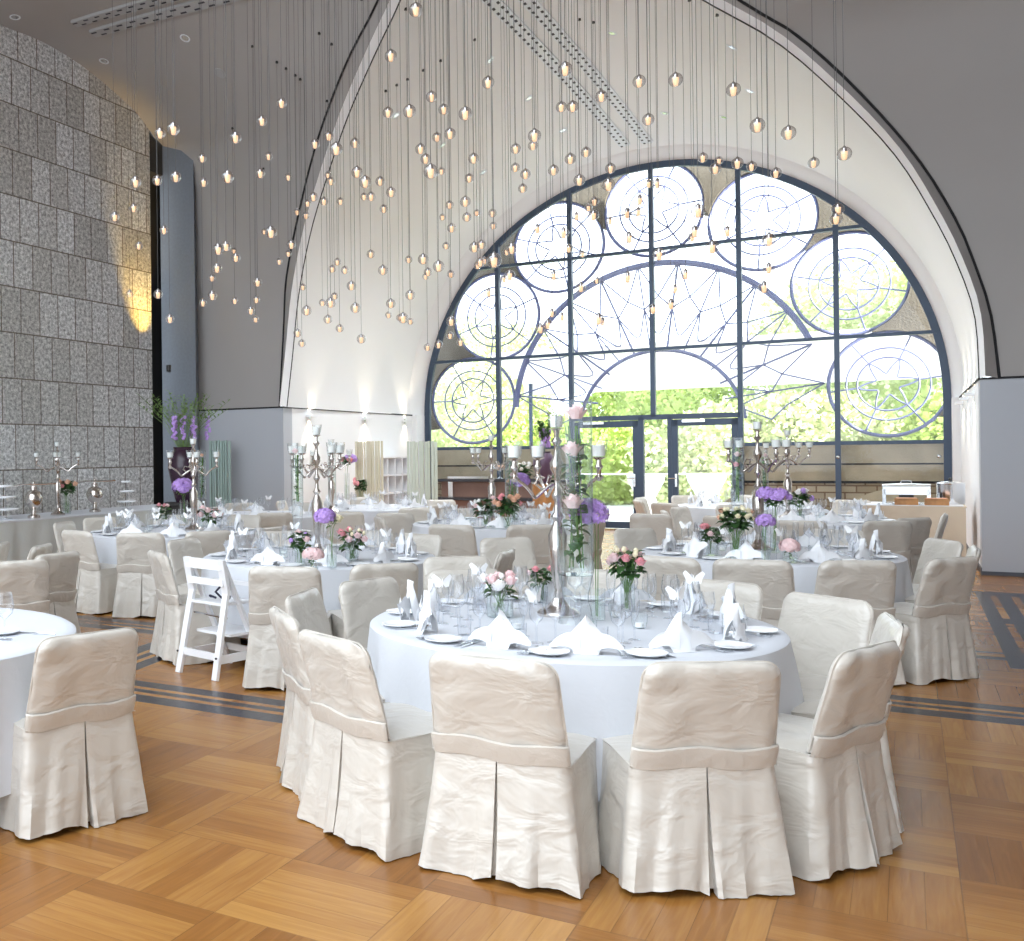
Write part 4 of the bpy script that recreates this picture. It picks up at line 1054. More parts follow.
# ------------------------------------------------------------------ flowers
def rose(mb, c, r, seed):
    q = random.Random(seed); mb.ball(c, r*.62, 8, 6)
    for ringi, (n, rr, up) in enumerate(((3, .45, .4), (5, .72, .15), (7, .95, -.12))):
        for i in range(n):
            a = 2*PI*(i+.5*ringi)/n+q.uniform(-.2, .2); w_ = 3.1/n
            rows = []
            for v in range(4):
                t = v/3; rad_ = r*rr*(.50+.55*t-.12*t*t*(2-ringi)); z = r*(-.6+1.15*t)+r*up*.5-r*.12*t*t*ringi
                rows.append([(c[0]+rad_*math.cos(a+w_*(s-2)/2*(1-.25*t*t))*1, c[1]+rad_*math.sin(a+w_*(s-2)/2*(1-.25*t*t)), c[2]+z-.04*r*abs(s-2)*t*2) for s in range(5)])
            mb.grid(rows)
def leaf(mb, p, d, L, w_):
    p = Vector(p); d = Vector(d).normalized(); s = d.cross(Vector((0, 0, 1))); s = (s.normalized() if s.length > .05 else Vector((1, 0, 0)))*w_; u = s.cross(d).normalized()*w_*.3
    m1 = p+d*L*.35; m2 = p+d*L*.7-Vector((0, 0, L*.08)); e = p+d*L-Vector((0, 0, L*.22))
    mb.add([p, m1+s+u, m2+s*.8+u, e, m2-s*.8+u, m1-s+u, m1, m2], [(0, 1, 6), (0, 6, 5), (1, 2, 7, 6), (6, 7, 4, 5), (2, 3, 7), (7, 3, 4)])
def floret_ball(mb, c, r, n, seed):
    q = random.Random(seed)
    for i in range(n):
        a = q.uniform(0, 2*PI); z = q.uniform(-.4, 1); s = math.sqrt(1-z*z) if abs(z) < 1 else 0; nn = Vector((s*math.cos(a), s*math.sin(a), z*.8)); p = Vector(c)+nn*r*q.uniform(.88, 1.05)
        e = nn.orthogonal().normalized(); f = nn.cross(e).normalized(); k = r*.21; rot = q.uniform(0, 1.5)
        for j in range(4):
            b = rot+j*PI/2; d = e*math.cos(b)+f*math.sin(b); g = nn.cross(d)
            mb.add([p, p+d*k*.6+g*k*.45+nn*k*.1, p+d*k+nn*k*.15, p+d*k*.6-g*k*.45+nn*k*.1], [(0, 1, 2, 3)])
    mb.ball(c, r*.6, 8, 6)
def bouquet(loc, label, seed, vase, spec, head=.10, green=26, lf='leaf', name='flower_vase', gz=None):
    """vase=(radius,height); spec = list of (material, kind, count, size)"""
    q = random.Random(seed); t = empty(name, loc); vr, vh = vase
    vs_ = MB().lathe([(0, .004), (vr*.9, .004), (vr, .01), (vr, vh*.9), (vr*1.03, vh)], 20).build('vase', 'clear', t)
    MB().lathe([(0, .013), (vr*.94, .013), (vr*.94, vh*.55), (0, vh*.55)], 16).build('water', 'water', vs_)
    zc = gz or vh+head*.55; mb = MB()
    heads = []
    for m, kind, cnt, size in spec:
        for i in range(cnt):
            for _ in range(30):
                a = q.uniform(0, 2*PI); el = q.uniform(-.1, 1); rr = head*q.uniform(.75, 1.0)
                p = Vector((rr*math.cos(a)*math.cos(el), rr*math.sin(a)*math.cos(el), zc+rr*.8*math.sin(el)))
                if all((p-h[0]).length > (size+h[1])*.85 for h in heads): break
            heads.append((p, size, m, kind))
    for p, s, m, kind in heads: mb.tube([(q.uniform(-.5, .5)*vr, q.uniform(-.5, .5)*vr, .02), (p.x*.25, p.y*.25, max(vh*.8, p.z-head*1.2)), tuple(p)], .0022, 5)
    mb.build('stems', 'stem', t)
    ml = MB()
    for i in range(int(green*1.8)):
        a = q.uniform(0, 2*PI); rr = head*q.uniform(.1, .75); z = zc+q.uniform(-.75, .35)*head
        leaf(ml, (rr*math.cos(a)*.6, rr*math.sin(a)*.6, z), (math.cos(a), math.sin(a), q.uniform(-.3, .7)), head*q.uniform(.5, .8), head*q.uniform(.16, .28))
    ml.build('leaves', lf, t)
    for i, (p, s, m, kind) in enumerate(heads):
        b = MB()
        if kind == 'rose': rose(b, p, s, seed*31+i)
        elif kind == 'ball': floret_ball(b, p, s*1.25, 190, seed*17+i)
        elif kind == 'bud': b.ball(p, s, 7, 5, (1, 1, 1.25))
        elif kind == 'lily':
            for j in range(6):
                a = j*PI/3+i; leaf(b, p, (math.cos(a), math.sin(a), .5), s*1.7, s*.4)
        elif kind == 'spire':
            for j in range(9): b.ball((p.x+q.uniform(-.4, .4)*s, p.y+q.uniform(-.4, .4)*s, p.z+j*s*.45), s*(.55-.04*j), 6, 4)
        b.build({'rose': 'rose', 'ball': 'hydrangea_head', 'bud': 'rosebud', 'lily': 'lily', 'spire': 'flower_spire'}[kind], m, t)
    return tag(t, label, 'flower vase')
def fz(px, py, zb=ZT): p = atz(px, py, zb); return p
def on(px, Y): return Vector(((px-CX)/F*Y, Y, ZT))
# front table
bouquet(fz(500, 617), 'round glass bowl of pale pink roses and white blooms on the big front table', 3, (.068, .12), [('rose_pale', 'rose', 5, .036), ('white_petal', 'rose', 4, .036), ('white_petal', 'bud', 3, .014)], .095, 20)
bouquet(fz(541, 603), 'narrow glass with trailing leaves and mauve roses left of the front candelabrum', 5, (.03, .12), [('rose_pink', 'rose', 2, .024), ('rose_pale', 'bud', 2, .014)], .075, 34)
bouquet(fz(628, 612), 'glass of pink edged cream roses with green buds, right part of big front table', 7, (.036, .17), [('rose_pale', 'rose', 5, .034), ('rose_pink', 'rose', 2, .030), ('rose_cream', 'bud', 10, .014)], .105, 34, gz=.27)
bouquet(fz(598, 620), 'slim glass with a lilac hydrangea head and a cream rose beside the front candelabrum', 9, (.035, .16), [('purple', 'ball', 1, .075), ('rose_cream', 'rose', 1, .034)], .05, 26, 'leaf2', gz=.53)
# middle left table
bouquet(fz(332, 568), 'glass of a lilac hydrangea over a cream rose in front of the middle left candelabrum', 11, (.036, .18), [('purple', 'ball', 1, .066), ('rose_cream', 'rose', 1, .048)], .06, 14, 'leaf2', gz=.36)
bouquet(fz(352, 561), 'glass bowl of salmon pink roses with buds right of the middle left candelabrum', 12, (.05, .12), [('rose_pink', 'rose', 4, .034), ('rose_pale', 'rose', 5, .036), ('rose_cream', 'bud', 5, .014)], .12, 26)
bouquet(fz(300, 565), 'small glass of mauve and white blooms, left end of the table by the high chair', 13, (.04, .14), [('rose_pale', 'rose', 2, .034), ('purple', 'bud', 3, .018), ('white_petal', 'lily', 2, .035)], .11, 30)
bouquet(fz(312, 572), 'low posy of pale pink hydrangea on the middle left table', 14, (.045, .07), [('rose_pale', 'ball', 2, .05)], .05, 12)
# middle right table
bouquet(fz(736, 560), 'dark bouquet of yellow and peach rosebuds on the middle right table', 15, (.04, .20), [('rose_cream', 'rose', 6, .026), ('rose_peach', 'rose', 4, .030), ('rose_cream', 'bud', 6, .016)], .125, 60, gz=.33)
bouquet(fz(775, 553), 'tall glass with lilac hydrangea and peach roses right of the middle right candelabrum', 16, (.035, .26), [('purple', 'ball', 2, .06), ('rose_peach', 'rose', 2, .035)], .085, 40, gz=.46)
bouquet(fz(712, 556), 'low glass of mauve roses with green leaves at the left of the middle right table', 17, (.045, .13), [('rose_pink', 'rose', 2, .036), ('rose_pale', 'rose', 1, .03)], .10, 40)
bouquet(fz(766, 563), 'small lilac hydrangea in a slim glass at the foot of the middle right candelabrum', 18, (.03, .2), [('purple', 'ball', 1, .055)], .03, 20, 'leaf2', gz=.30)
bouquet(fz(790, 563), 'low bowl of soft pink hydrangea on the right of the middle right table', 19, (.05, .07), [('rose_pale', 'ball', 2, .055)], .05, 10)
bouquet(fz(763, 548), 'lilac and cream roses in a tall glass behind the middle right candelabrum', 20, (.03, .3), [('purple', 'ball', 1, .06), ('rose_cream', 'rose', 1, .04)], .05, 18, gz=.42)
# rear centre table
bouquet(fz(508, 528), 'bouquet of coral roses with dark leaves on the table before the bar', 21, (.05, .14), [('rose_peach', 'rose', 7, .045), ('rose_pink', 'rose', 3, .04)], .15, 50, gz=.28)
bouquet(fz(515, 522), 'lilac hydrangea in a tall glass behind the coral bouquet', 22, (.035, .3), [('purple', 'ball', 1, .10), ('rose_peach', 'rose', 3, .04)], .07, 24, gz=.50)
bouquet(fz(486, 526), 'leafy glass of white and mauve blooms left of the bar side candelabrum', 23, (.05, .15), [('rose_pale', 'rose', 3, .04), ('white_petal', 'bud', 6, .02)], .15, 50)
# rear left table
bouquet(fz(210, 532), 'glass of pale pink roses and white lilies on the table near the stone wall corner', 24, (.045, .12), [('rose_pale', 'rose', 7, .045), ('white_petal', 'lily', 3, .05)], .13, 26)
bouquet(fz(163, 526), 'leafy posy with one pink bloom at the left of the rear left table', 25, (.04, .12), [('rose_pink', 'rose', 2, .035), ('rose_pale', 'rose', 1, .035)], .12, 44)
bouquet(fz(184, 524), 'bright purple orchids with peach roses beside the rear left candelabrum', 26, (.05, .3), [('purple', 'ball', 1, .11), ('rose_peach', 'rose', 2, .05)], .10, 36, 'leaf2', gz=.46)
# rear right table
bouquet(fz(800, 521), 'white and lilac bouquet on the table in front of the stone parapet', 27, (.05, .2), [('white_petal', 'rose', 5, .04), ('purple', 'bud', 4, .03)], .14, 36)
# bay tables
bouquet(fz(347, 500), 'lilac and pink flowers in a tall glass beneath the wall lamps', 28, (.05, .5), [('purple', 'ball', 1, .1), ('rose_pink', 'rose', 2, .07)], .12, 40, gz=.75)
bouquet(fz(310, 500), 'dark leafed flowers with one coral rose at the foot of the far candelabrum', 29, (.05, .5), [('rose_pink', 'rose', 2, .07)], .14, 40, gz=.75)
bouquet(fz(361, 499), 'small group of dark green stems in a glass on the bay table', 30, (.05, .2), [('rose_pink', 'bud', 3, .04)], .16, 50)
# tall cylinders with roses standing in water, beside each candelabrum
def column(px0, px1, ytop, ybot, Y, label, seed, roses, stand=True):
    q = random.Random(seed); xc = (px0+px1)/2; r_ = (px1-px0)/2/F*Y
    zt = (atd(xc, ytop, Y)).z; zb = atd(xc, ybot, Y).z; x = ray(xc, (ytop+ybot)/2).x*Y
    t = empty('cylinder_vase', (x, Y, ZT)); zt -= ZT; zb -= ZT
    MB().lathe([(0, zb+.0), (r_*.98, zb), (r_, zb+.01), (r_, zt)], 24).build('glass_cylinder', 'clear', t)
    if zb > .05: MB().lathe([(r_*1.0, 0), (r_*.96, .005), (r_*.72, zb*.45), (r_*.72, zb*.6), (r_*.95, zb-.004), (0, zb-.004)], 24).build('glass_stand', 'clear', t)
    MB().lathe([(0, zb+.021), (r_*.95, zb+.021), (r_*.95, zb+(zt-zb)*.8), (0, zb+(zt-zb)*.8)], 20).build('water', 'water', t)
    mb = MB(); ml = MB()
    for i in range(5): mb.tube([(q.uniform(-.4, .4)*r_, q.uniform(-.4, .4)*r_, zb+.03), (q.uniform(-.4, .4)*r_, q.uniform(-.4, .4)*r_, zb+(zt-zb)*.85)], .003, 5)
    for i in range(int(50*(zt-zb)/.8)):
        a = q.uniform(0, 6.28); z = zb+.04+(zt-zb)*.72*q.random(); leaf(ml, (r_*.1*math.cos(a), r_*.1*math.sin(a), z), (math.cos(a), math.sin(a), q.uniform(-.3, 1.6)), r_*.85, r_*.34)
    mb.build('stems', 'stem', t); ml.build('leaves', 'leaf', t)
    for i, (f_, m) in enumerate(roses):
        b = MB(); rose(b, (q.uniform(-.3, .3)*r_, -r_*.35, zb+(zt-zb)*f_), r_*.6, seed+i); b.build('rose', m, t)
    return tag(t, label, 'tall glass vase')
column(557, 592, 400, 574, 5.15, 'tall clear cylinder of pink roses in water on a glass stand, big front table', 40, [(.93, 'rose_pale'), (.72, 'rose_pale'), (.42, 'rose_pale')])
column(291, 303, 446, 505, 8.7, 'tall cylinder of green stems left of the middle left candelabrum', 41, [(.92, 'rose_pale')])
column(731, 743, 437, 505, 8.7, 'tall cylinder of roses left of the middle right candelabrum', 42, [(.75, 'rose_pale'), (.6, 'rose_pink')])
column(505, 518, 445, 505, 12.3, 'tall cylinder vase right of the slim candelabrum before the bar', 43, [(.5, 'rose_pale')])
column(198, 206, 450, 500, 12.0, 'tall cylinder of green stems right of the rear left candelabrum', 44, [(.9, 'rose_peach')])
column(328, 336, 455, 500, 15.4, 'far tall cylinder of green stems beneath the wall lamps', 45, [(.85, 'rose_pale')])
column(760, 768, 450, 500, 9.0, 'narrow cylinder of leaves right behind the middle right candelabrum', 46, [(.9, 'rose_pale')])
# low clear vessels and tealights among the flowers of the front table
def tealight():
    t = empty('tealight_glass'); MB().lathe([(0, .003), (.03, .003), (.036, .03), (.038, .07)], 14).build('glass', 'clear', t); MB().lathe([(0, .006), (.02, .006), (.02, .026), (0, .026)], 10).build('tealight', 'candle', t); return t
TL = Proto(tealight); lst = []
for tab in ('front', 'middle left', 'middle right', 'rear left', 'rear centre', 'rear right'):
    c = TABS[tab]
    for i in range(6):
        a = i*PI/3+.5; p = Vector((c[0]+.34*math.cos(a), c[1]+.34*math.sin(a), ZT)); lst.append((TL.get(p), p, tab))
assign(lst, 'tealight glass, %s of %s', 'tealight', 'tealights on %s')
# ------------------------------------------------------------------ half visible table: glass and knife
p = fz(5, 640); tag(mk('wine_glass', GL['large'], p), 'single wine glass standing on the half visible table at the left edge', 'glass'); p = fz(36, 634)
tag(mk('knife', KN, p, 1.2), 'lone knife lying on the half visible left edge table', 'knife')
p = fz(2, 634); tag(mk('bread_plate', plate_m, p), 'small white plate on the half visible table at the left edge', 'plate')
# ------------------------------------------------------------------ white wooden high chair, seen from behind
hc = empty('high_chair')
a = atz(216, 681, 0); b = atz(178, 672, 0); mid = (a+b)/2; wdt = (a-b).length
ex = (a-b).normalized(); hc.location = (mid.x, mid.y, 0); hc.rotation_euler = (0, 0, math.atan2(ex.y, ex.x)); hw = wdt/2-.01
for s in (-1, 1):
    x = s*hw
    MB().bar((x, 0, 0), (x*.93, .13, .62), .026, .055, (1, 0, 0)).build('rear_post', 'white_wood', hc, smooth=False)
    MB().bar((x*.93, .13, .60), (x*.93, .08, .86), .026, .07, (1, 0, 0)).build('back_post', 'white_wood', hc, smooth=False)
    MB().bar((x*.95, .50, 0), (x*.9, .10, .84), .022, .05, (1, 0, 0)).build('front_post', 'white_wood', hc, smooth=False)
    MB().bar((x*.98, .03, .14), (x*.98, .46, .14), .02, .06, (0, 0, 1)).build('side_rail', 'white_wood', hc, smooth=False)
def rail(nm, z, y, hgt, th=.02, k=.95): MB().box((-hw*k, y-th/2, z-hgt/2), (hw*k, y+th/2, z+hgt/2)).build(nm, 'white_wood', hc, smooth=False)
rail('top_rail', .82, .085, .075); rail('back_rail', .69, .10, .05); rail('rear_stretcher', .16, .035, .05); rail('front_stretcher', .14, .47, .05); rail('guard_rail', .66, .36, .03)
MB().box((-hw*.9, .10, .52), (hw*.9, .37, .54)).build('seat', 'white_wood', hc, smooth=False)
MB().box((-hw*.9, .16, .29), (hw*.95, .47, .31)).build('footrest', 'white_wood', hc, smooth=False)
MB().tube([(-hw*.9, .14, .44), (hw*.9, .14, .43)], .008, 6).build('cross_bar', 'steel', hc)
mb = MB(); mb.tube([(-.06, .2, .56), (-.03, .16, .575), (.02, .18, .56)], .009, 5); mb.tube([(.06, .2, .56), (.05, .15, .61), (.09, .16, .65)], .009, 5); mb.tube([(.12, .22, .56), (.15, .2, .58)], .01, 5); mb.build('harness_strap', 'straps', hc)
mb = MB()
for s in (-1, 1):
    for z, y in ((.80, .09), (.66, .12), (.16, .0)): mb.ball((s*(hw+.012), y, z), .009, 6, 4)
mb.build('bolt', 'black', hc)
tag(hc, 'white wooden child high chair with dark harness straps, seen from behind', 'high chair')
# ------------------------------------------------------------------ buffet along the stone wall
bt = empty('buffet_table'); bt.rotation_euler = (0, 0, -PH)
bu0, bu1, bn0, bn1 = -11.15, -10.12, 5.5, 14.3
MB().box((bu0, bn0, .70), (bu1-.02, bn1-.02, .755)).build('tabletop', 'wood', bt, smooth=False)
for u in (bu0+.1, bu1-.1):
    for n in (6, 9, 12, 14.1): MB().tube([(u, n, 0), (u, n, .7)], .02, 6).build('leg', 'black', bt)
tag(bt, 'long buffet table standing along the stone block wall', 'table')
mb = MB(); prt = []; L = [(bu0, bn1), (bu1, bn1), (bu1, bn0)]
path = []
for k in range(21): path.append((bu0+(bu1-bu0)*k/20, bn1, 0, 1))
for k in range(281): path.append((bu1, bn1-(bn1-bn0)*k/280, 1, 0))
rows = []
for q in (0, .15, .5, 1):
    rows.append([(x+nx*(.01+q*(.02+.022*math.sin(i*.55)+.012*math.sin(i*.23+1))), y+ny*(.01+.02*q*math.sin(i*.8)), .77-.75*q) for i, (x, y, nx, ny) in enumerate(path)])
mb.grid(rows); sk_ = mb.build('table_skirt', 'silvercloth'); wobj(sk_); tag(sk_, 'pleated silver grey skirt hanging from the buffet by the stone wall', 'table skirt')
o = MB().box((bu0-.02, bn0, .757), (bu1+.015, bn1+.015, .775)).build('buffet_cloth', 'linen', smooth=False); wobj(o); tag(o, 'white cloth strip lying on top of the stone wall buffet', 'tablecloth')
BZ = .777
def etagere(px, py_bot, lv, label):
    p = atz(px, py_bot, BZ); t = empty('cake_stand', p); s = p.y/F
    mb = MB(); mb.tube([(0, 0, 0), (0, 0, (py_bot-lv[-1][0])*s+.01)], .008, 8); mb.lathe([(0, 0), (.09, 0), (.09, .012), (0, .015)], 16); mb.build('rod', 'steel', t)
    for y, w_ in lv: MB().lathe([(0, 0), (w_*s, 0), (w_*s+.008, .02), (w_*s, .028), (0, .012)], 24, (0, 0, (py_bot-y)*s)).build('plate', 'china', t)
    return tag(t, label, 'cake stand')
etagere(127, 509, [(502, 9.2), (492, 7.2), (482.5, 5.2)], 'white three tier cake stand on the buffet near the pilaster')
etagere(6, 519, [(510, 13), (498, 10.5), (487, 7.5)], 'white three tier cake stand on the buffet at the left picture edge')
def samovar(px, py, label):
    p = atz(px, py, BZ); t = empty('coffee_urn', p); 
    MB().lathe([(0, 0), (.09, 0), (.09, .03), (.03, .06), (.03, .12), (.10, .18), (.135, .27), (.10, .36), (.05, .39), (.05, .44), (.0, .46)], 16).build('body', 'silver', t)
    MB().tube([(-.30, 0, .44), (-.15, 0, .47), (.15, 0, .47), (.32, 0, .48)], .014, 6).build('handle_bar', 'silver', t)
    mb = MB(); mb.ball((0, 0, .49), .025, 8, 5); mb.build('knob', 'silver', t)
    return tag(t, label, 'urn')
samovar(34, 518, 'round silver warming urn on the buffet left of the candelabrum by the stone wall'); samovar(95, 512, 'round silver warming urn on the buffet right of the orange bouquet')
p = atz(58, 515, BZ); o = candelabrum(H+ray(58, 436).z*p.y-BZ-.085, .30, 4, .1); o.location = p; tag(o, 'slender silver candelabrum standing on the buffet against the stone wall', 'candelabrum')
bouquet(atz(67, 514, BZ), 'glass vase of orange and dark red flowers on the stone wall buffet', 50, (.06, .3), [('rose_peach', 'rose', 6, .05), ('rose_pink', 'rose', 2, .045)], .15, 60, gz=.42)
# ------------------------------------------------------------------ champagne buffet in the recess, with chafing dish
b0 = atz(862, 506, .80); u0, n0 = un(b0); u1 = UR-.12; n0 = un(atz(900, 506.5, .8))[1]
u0 = un(atz(858, 506, .8))[0]
t = empty('buffet_table'); t.rotation_euler = (0, 0, -PH); MB().box((u0, n0, .74), (u1, n0+1.2, .79)).build('tabletop', 'wood', t, smooth=False)
for u in (u0+.1, u1-.1):
    for n in (n0+.12, n0+1.1): MB().tube([(u, n, 0), (u, n, .74)], .02, 6).build('leg', 'black', t)
tag(t, 'serving table standing in the recess by the right wall, under the champagne cloth', 'table')
path = [(u0, n0+1.2-1.2*k/20, -1, 0) for k in range(20)]+[(u0+(u1-u0)*k/60, n0, 0, -1) for k in range(61)]
rows = []
for q in (0, .04, .3, .65, 1):
    rows.append([(x+nx*(.01+.04*q*(1+math.sin(i*.6))), y+ny*(.01+q*(.03+.035*math.sin(i*.31+q)+.02*math.sin(i*.13))), .805-.75*q) for i, (x, y, nx, ny) in enumerate(path)])
mb = MB().grid(rows); mb.box((u0-.01, n0-.01, .795), (u1+.01, n0+1.2, .808)); o = wobj(mb.build('buffet_cloth', 'champagne')); tag(o, 'champagne coloured cloth draped to the floor over the right buffet', 'tablecloth')
o = wobj(MB().box((u0+.02, n0+.02, .809), (u1-.02, n0+1.0, .818)).build('table_runner', 'linen', smooth=False)); tag(o, 'white runner laid over the champagne coloured buffet', 'runner')
def chafing(loc, rz, label, sc=1):
    t = empty('chafing_dish', loc, rz); t.scale = (sc, sc, sc)
    mb = MB()
    for x in (-.33, .33):
        for y in (-.18, .18): mb.box((x-.025, y-.02, 0), (x+.025, y+.02, .27))
    mb.box((-.36, -.21, 0), (-.20, .21, .02)); mb.box((.20, -.21, 0), (.36, .21, .02)); mb.build('stand', 'steel', t, smooth=False)
    MB().box((-.35, -.20, .17), (.35, .22, .31)).build('water_pan', 'steel', t, smooth=False)
    rows = [[(-.36+.72*k/12, -.21*math.cos(PI*j/8), .31+.06*math.sin(PI*j/8)*(1-abs(k-6)/6*.3)) for k in range(13)] for j in range(9)]
    MB().grid(rows).build('lid', 'steel', t)
    MB().tube([(-.08, 0, .37), (-.07, 0, .41), (.07, 0, .41), (.08, 0, .37)], .009, 6).build('lid_handle', 'steel', t)
    MB().box((-.11, -.09, .02), (.11, .09, .17)).build('burner', 'black', t, smooth=False)
    return tag(t, label, 'chafing dish')
um = (u0+u1)/2
chafing(P(um-.05, n0+.35, .82), -PH, 'long polished chafing dish on the champagne coloured buffet', .80)
t = empty('soup_kettle', P(um+.47, n0+.5, .82)); MB().lathe([(0, 0), (.16, 0), (.17, .05), (.17, .27), (.175, .29), (.12, .31), (0, .32)], 20).build('kettle_body', 'steel', t); MB().lathe([(0, .32), (.02, .33), (.025, .36), (0, .37)], 10).build('lid_knob', 'black', t); tag(t, 'round steel soup kettle right of the chafing dish', 'kettle')
for i, du in enumerate((-.05, .30)):
    o = MB().box((-.14, -.06, 0), (.14, .06, .09)).build('bread_box', 'wood', None, P(um+du, n0+.12, .819), False); o.rotation_euler = (0, 0, -PH); MB().box((-.12, -.05, .085), (.12, .05, .1)).build('inlay', 'rose_peach', o, smooth=False)
    tag(o, 'small brown wooden box in front of the '+('chafing dish' if i == 0 else 'soup kettle'), 'box')
# ------------------------------------------------------------------ bar, screens, shelf, big vases
bar = empty('bar_counter'); bar.rotation_euler = (0, 0, -PH)
q0 = onN(436, 480, 20.6); q1 = onN(528, 478, 20.6); bu0, bu1 = un(q0)[0], un(q1)[0]; z1 = q0.z
MB().box((bu0, 20.62, 0), (bu1, 21.2, .62)).build('lower_front', 'oak', bar, smooth=False)
MB().box((bu0, 20.9, .62), (bu1, 21.3, z1-.04)).build('upper_front', 'oak', bar, smooth=False)
MB().box((bu0-.05, 20.5, .62), (bu1+.1, 21.1, .68)).build('lower_shelf', 'counter', bar, smooth=False)
MB().box((bu0-.05, 20.75, z1-.04), (bu1+.1, 21.4, z1+.02)).build('worktop', 'counter', bar, smooth=False)
for k in (0, 1, 2): MB().box((bu0+.2+k*.9, 20.78, .68), (bu0+.3+k*.9, 20.88, z1-.04)).build('post', 'steel', bar, smooth=False)
MB().box((bu0+.32, 20.60, .05), (bu0+.40, 20.62, .55)).build('yellow_strip', 'yellow', bar, smooth=False)
tag(bar, 'two level bar counter with dark top and reddish wood front before the window', 'bar counter')
o = MB().box((-.45, -.12, 0), (.45, .12, .05)).build('tray', 'steel', None, P(bu0+.6, 21.0, z1+.021), False); o.rotation_euler = (0, 0, -PH); tag(o, 'long steel tray on the left end of the bar', 'tray')
bouquet(P(bu0+1.75, 21.05, z1+.021), 'low arrangement of white flowers and dark leaves on the bar', 60, (.1, .08), [('white_petal', 'rose', 9, .055)], .20, 60)
bouquet(P(bu0+2.25, 21.05, z1+.021), 'second low arrangement of white flowers further right on the bar', 61, (.1, .08), [('white_petal', 'rose', 8, .055)], .19, 60)
t = empty('fruit_bowl', P(bu0+1.25, 21.05, z1+.021)); MB().lathe([(0, 0), (.08, 0), (.02, .03), (.02, .15), (.16, .22), (.2, .32), (.15, .23), (0, .18)], 18).build('glass_bowl', 'clear', t); mb = MB(); [mb.ball((.07*math.cos(k), .07*math.sin(k), .24), .05, 8, 5) for k in (0, 2, 4)]; mb.build('fruit', 'rose_peach', t); tag(t, 'footed glass bowl of orange fruit on the bar', 'bowl')
def screen(px0, px1, ytop, N, m, label, seed):
    q = random.Random(seed); a = onN(px0, ytop, N); b = onN(px1, ytop, N); ua, ub = un(a)[0], un(b)[0]; zt = (a.z+b.z)/2
    t = empty('slat_screen', P((ua+ub)/2, N, 0), -PH); w_ = ub-ua
    MB().box((-w_/2, -.04, 0), (w_/2, .06, .03)).build('floor_plate', 'steel', t, smooth=False)
    n = max(8, int(w_/.055)); u = -w_/2
    for k in range(n):
        MB().box((u+.004, q.uniform(-.02, .02), .03), (u+w_/n*q.uniform(.55, .9), q.uniform(.022, .04), zt-q.uniform(0, .02))).build('slat', m, t, smooth=False); u += w_/n
    return tag(t, label, 'screen')
screen(355, 383, 441, 17.6, 'slat_cream', 'cream slatted screen in front of the left recess wall, left of the white shelf', 1)
screen(406, 437, 441, 16.9, 'slat_glass', 'pale green slatted screen right of the white shelf', 2)
screen(209, 230, 440, 15.4, 'slat_green', 'greenish slatted screen standing against the grey pier by the slate pilaster', 3)
sh = empty('cubby_shelf', P(UL+.03, 19.9, 0), -PH-PI/2); q = 1.55
MB().box((-.75, -.02, 0), (.75, .0, q)).build('back_panel', 'white_wood', sh, smooth=False)
for k in range(5): MB().box((-.75, 0, .02+k*(q-.05)/4), (.75, .3, .05+k*(q-.05)/4)).build('shelf_board', 'white_wood', sh, smooth=False)
for k in range(5): MB().box((-.75+k*.3675, 0, 0), (-.72+k*.3675, .3, q)).build('divider', 'white_wood', sh, smooth=False)
tag(sh, 'white open cubby shelf against the left recess wall between two slatted screens', 'shelf')
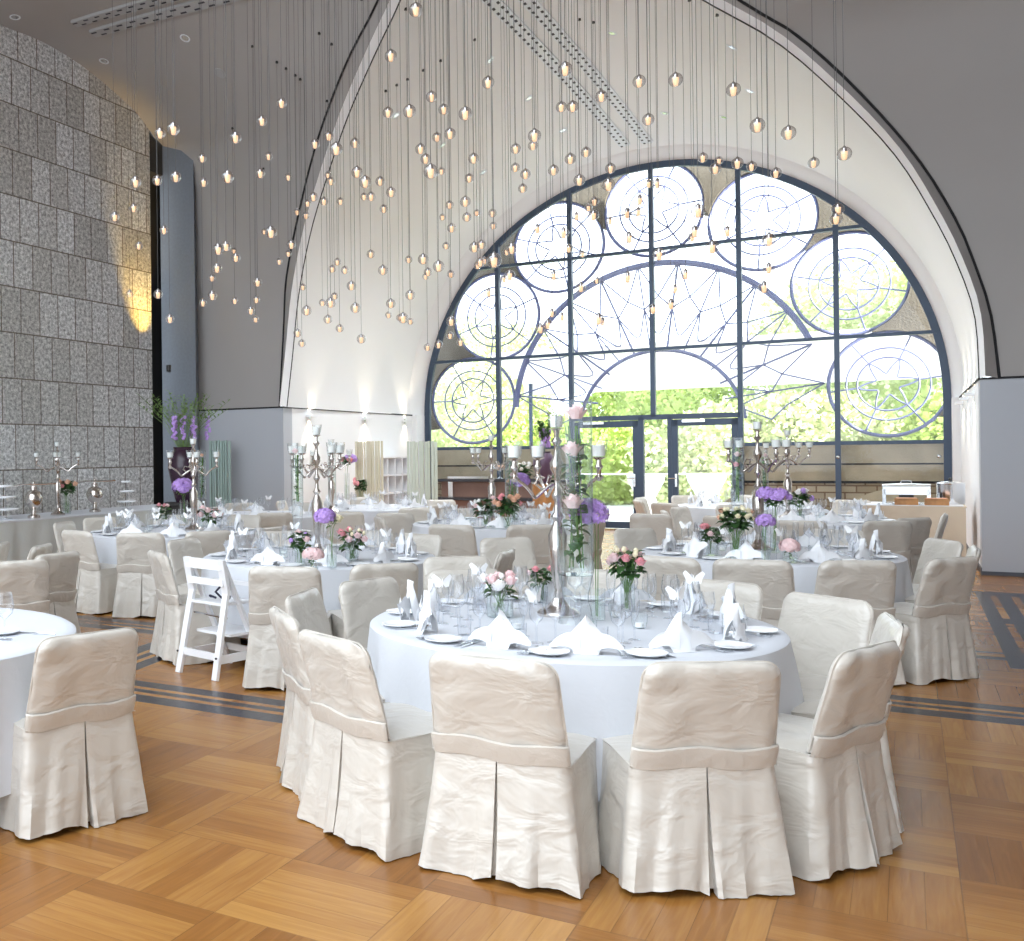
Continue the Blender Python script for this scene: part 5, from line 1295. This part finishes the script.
def bigvase(px, Y, zb, zt, r_, m, label, seed, tall, w_, fl):
    q = random.Random(seed); t = empty('floor_vase', (ray(px, 470).x*Y, Y, zb)); h = zt-zb
    MB().lathe([(0, 0), (r_*.5, 0), (r_*.62, h*.1), (r_, h*.62), (r_*.95, h*.8), (r_*.62, h*.95), (r_*.66, h), (r_*.55, h), (0, h*.5)], 24).build('vase_body', m, t)
    mb = MB()
    for i in range(44):
        a = q.uniform(0, 6.28); d = q.uniform(.1, 1)*w_; hh = h+tall*q.uniform(.5, 1); p1 = (d*.4*math.cos(a), d*.4*math.sin(a), h+(hh-h)*.5); p2 = (d*math.cos(a), d*math.sin(a), hh)
        mb.tube([(0, 0, h*.8), p1, p2], [.006, .004, .002], 4)
        for k in range(7):
            t_ = .35+.65*k/7; c = Vector(p1).lerp(Vector(p2), t_); b = q.uniform(0, 6.28); leaf(mb, c, (math.cos(b), math.sin(b), .8), .10, .014)
    mb.build('foliage', 'leaf2' if seed % 2 else 'leaf', t)
    for i in range(fl):
        b = MB(); a = q.uniform(0, 6.28); d = q.uniform(.1, .5)*w_
        for j in range(12): b.ball((d*math.cos(a)+q.uniform(-.03, .03), d*math.sin(a)+q.uniform(-.03, .03), h+.02+tall*.12+j*.028), .026, 6, 4)
        b.build('flower_spire', 'purple', t)
    return tag(t, label, 'vase')
o = MB().tube([(0, 0, 0), (0, 0, .9)], .28, 12).build('plinth', 'recess_dark', None, (ray(184, 470).x*15.2, 15.2, 0), False); MB().box((-.3, -.3, .9), (.3, .3, .93)).build('plinth_top', 'recess_dark', o, smooth=False); tag(o, 'dark round plinth under the aubergine vase by the slate pilaster', 'plinth')
bigvase(184, 15.2, .935, 1.75, .24, 'dkpurple', 'dark aubergine vase with tall grasses and purple spires before the slate pilaster', 5, .85, .75, 6)
o = MB().lathe([(0, 0), (.22, 0), (.2, .5), (.21, 1.02), (0, 1.02)], 11).build('tree_stump', 'wood', None, (ray(544, 490).x*19, 19, 0), False); MB().lathe([(0, 1.021), (.16, 1.021), (0, 1.03)], 11).build('cut_top', 'stoneface', o); tag(o, 'orange brown wooden stump carrying the plum coloured vase by the doors', 'stump')
bigvase(544, 19.0, 1.035, 1.62, .20, 'plum', 'plum vase of purple heather on the wooden stump left of the glass doors', 6, .62, .22, 7)
# small round card at the rear left candelabrum
o = MB().lathe([(0, 0), (.07, 0), (.07, .006), (0, .006)], 20).build('table_number_card', 'paper'); o.location = atz(197, 520, ZT)+Vector((0, 0, .20)); o.rotation_euler = (PI/2, 0, .1)
MB().tube([(0, -.2, .012), (0, -.0, .012)], .004, 6).build('card_stand', 'wood', o); MB().lathe([(.072, -.002), (.08, -.002), (.08, .008), (.072, .008)], 20).build('card_ring', 'silver', o)
tag(o, 'round white table card on a thin stand by the rear left candelabrum', 'table card')
bpy.context.view_layer.update()
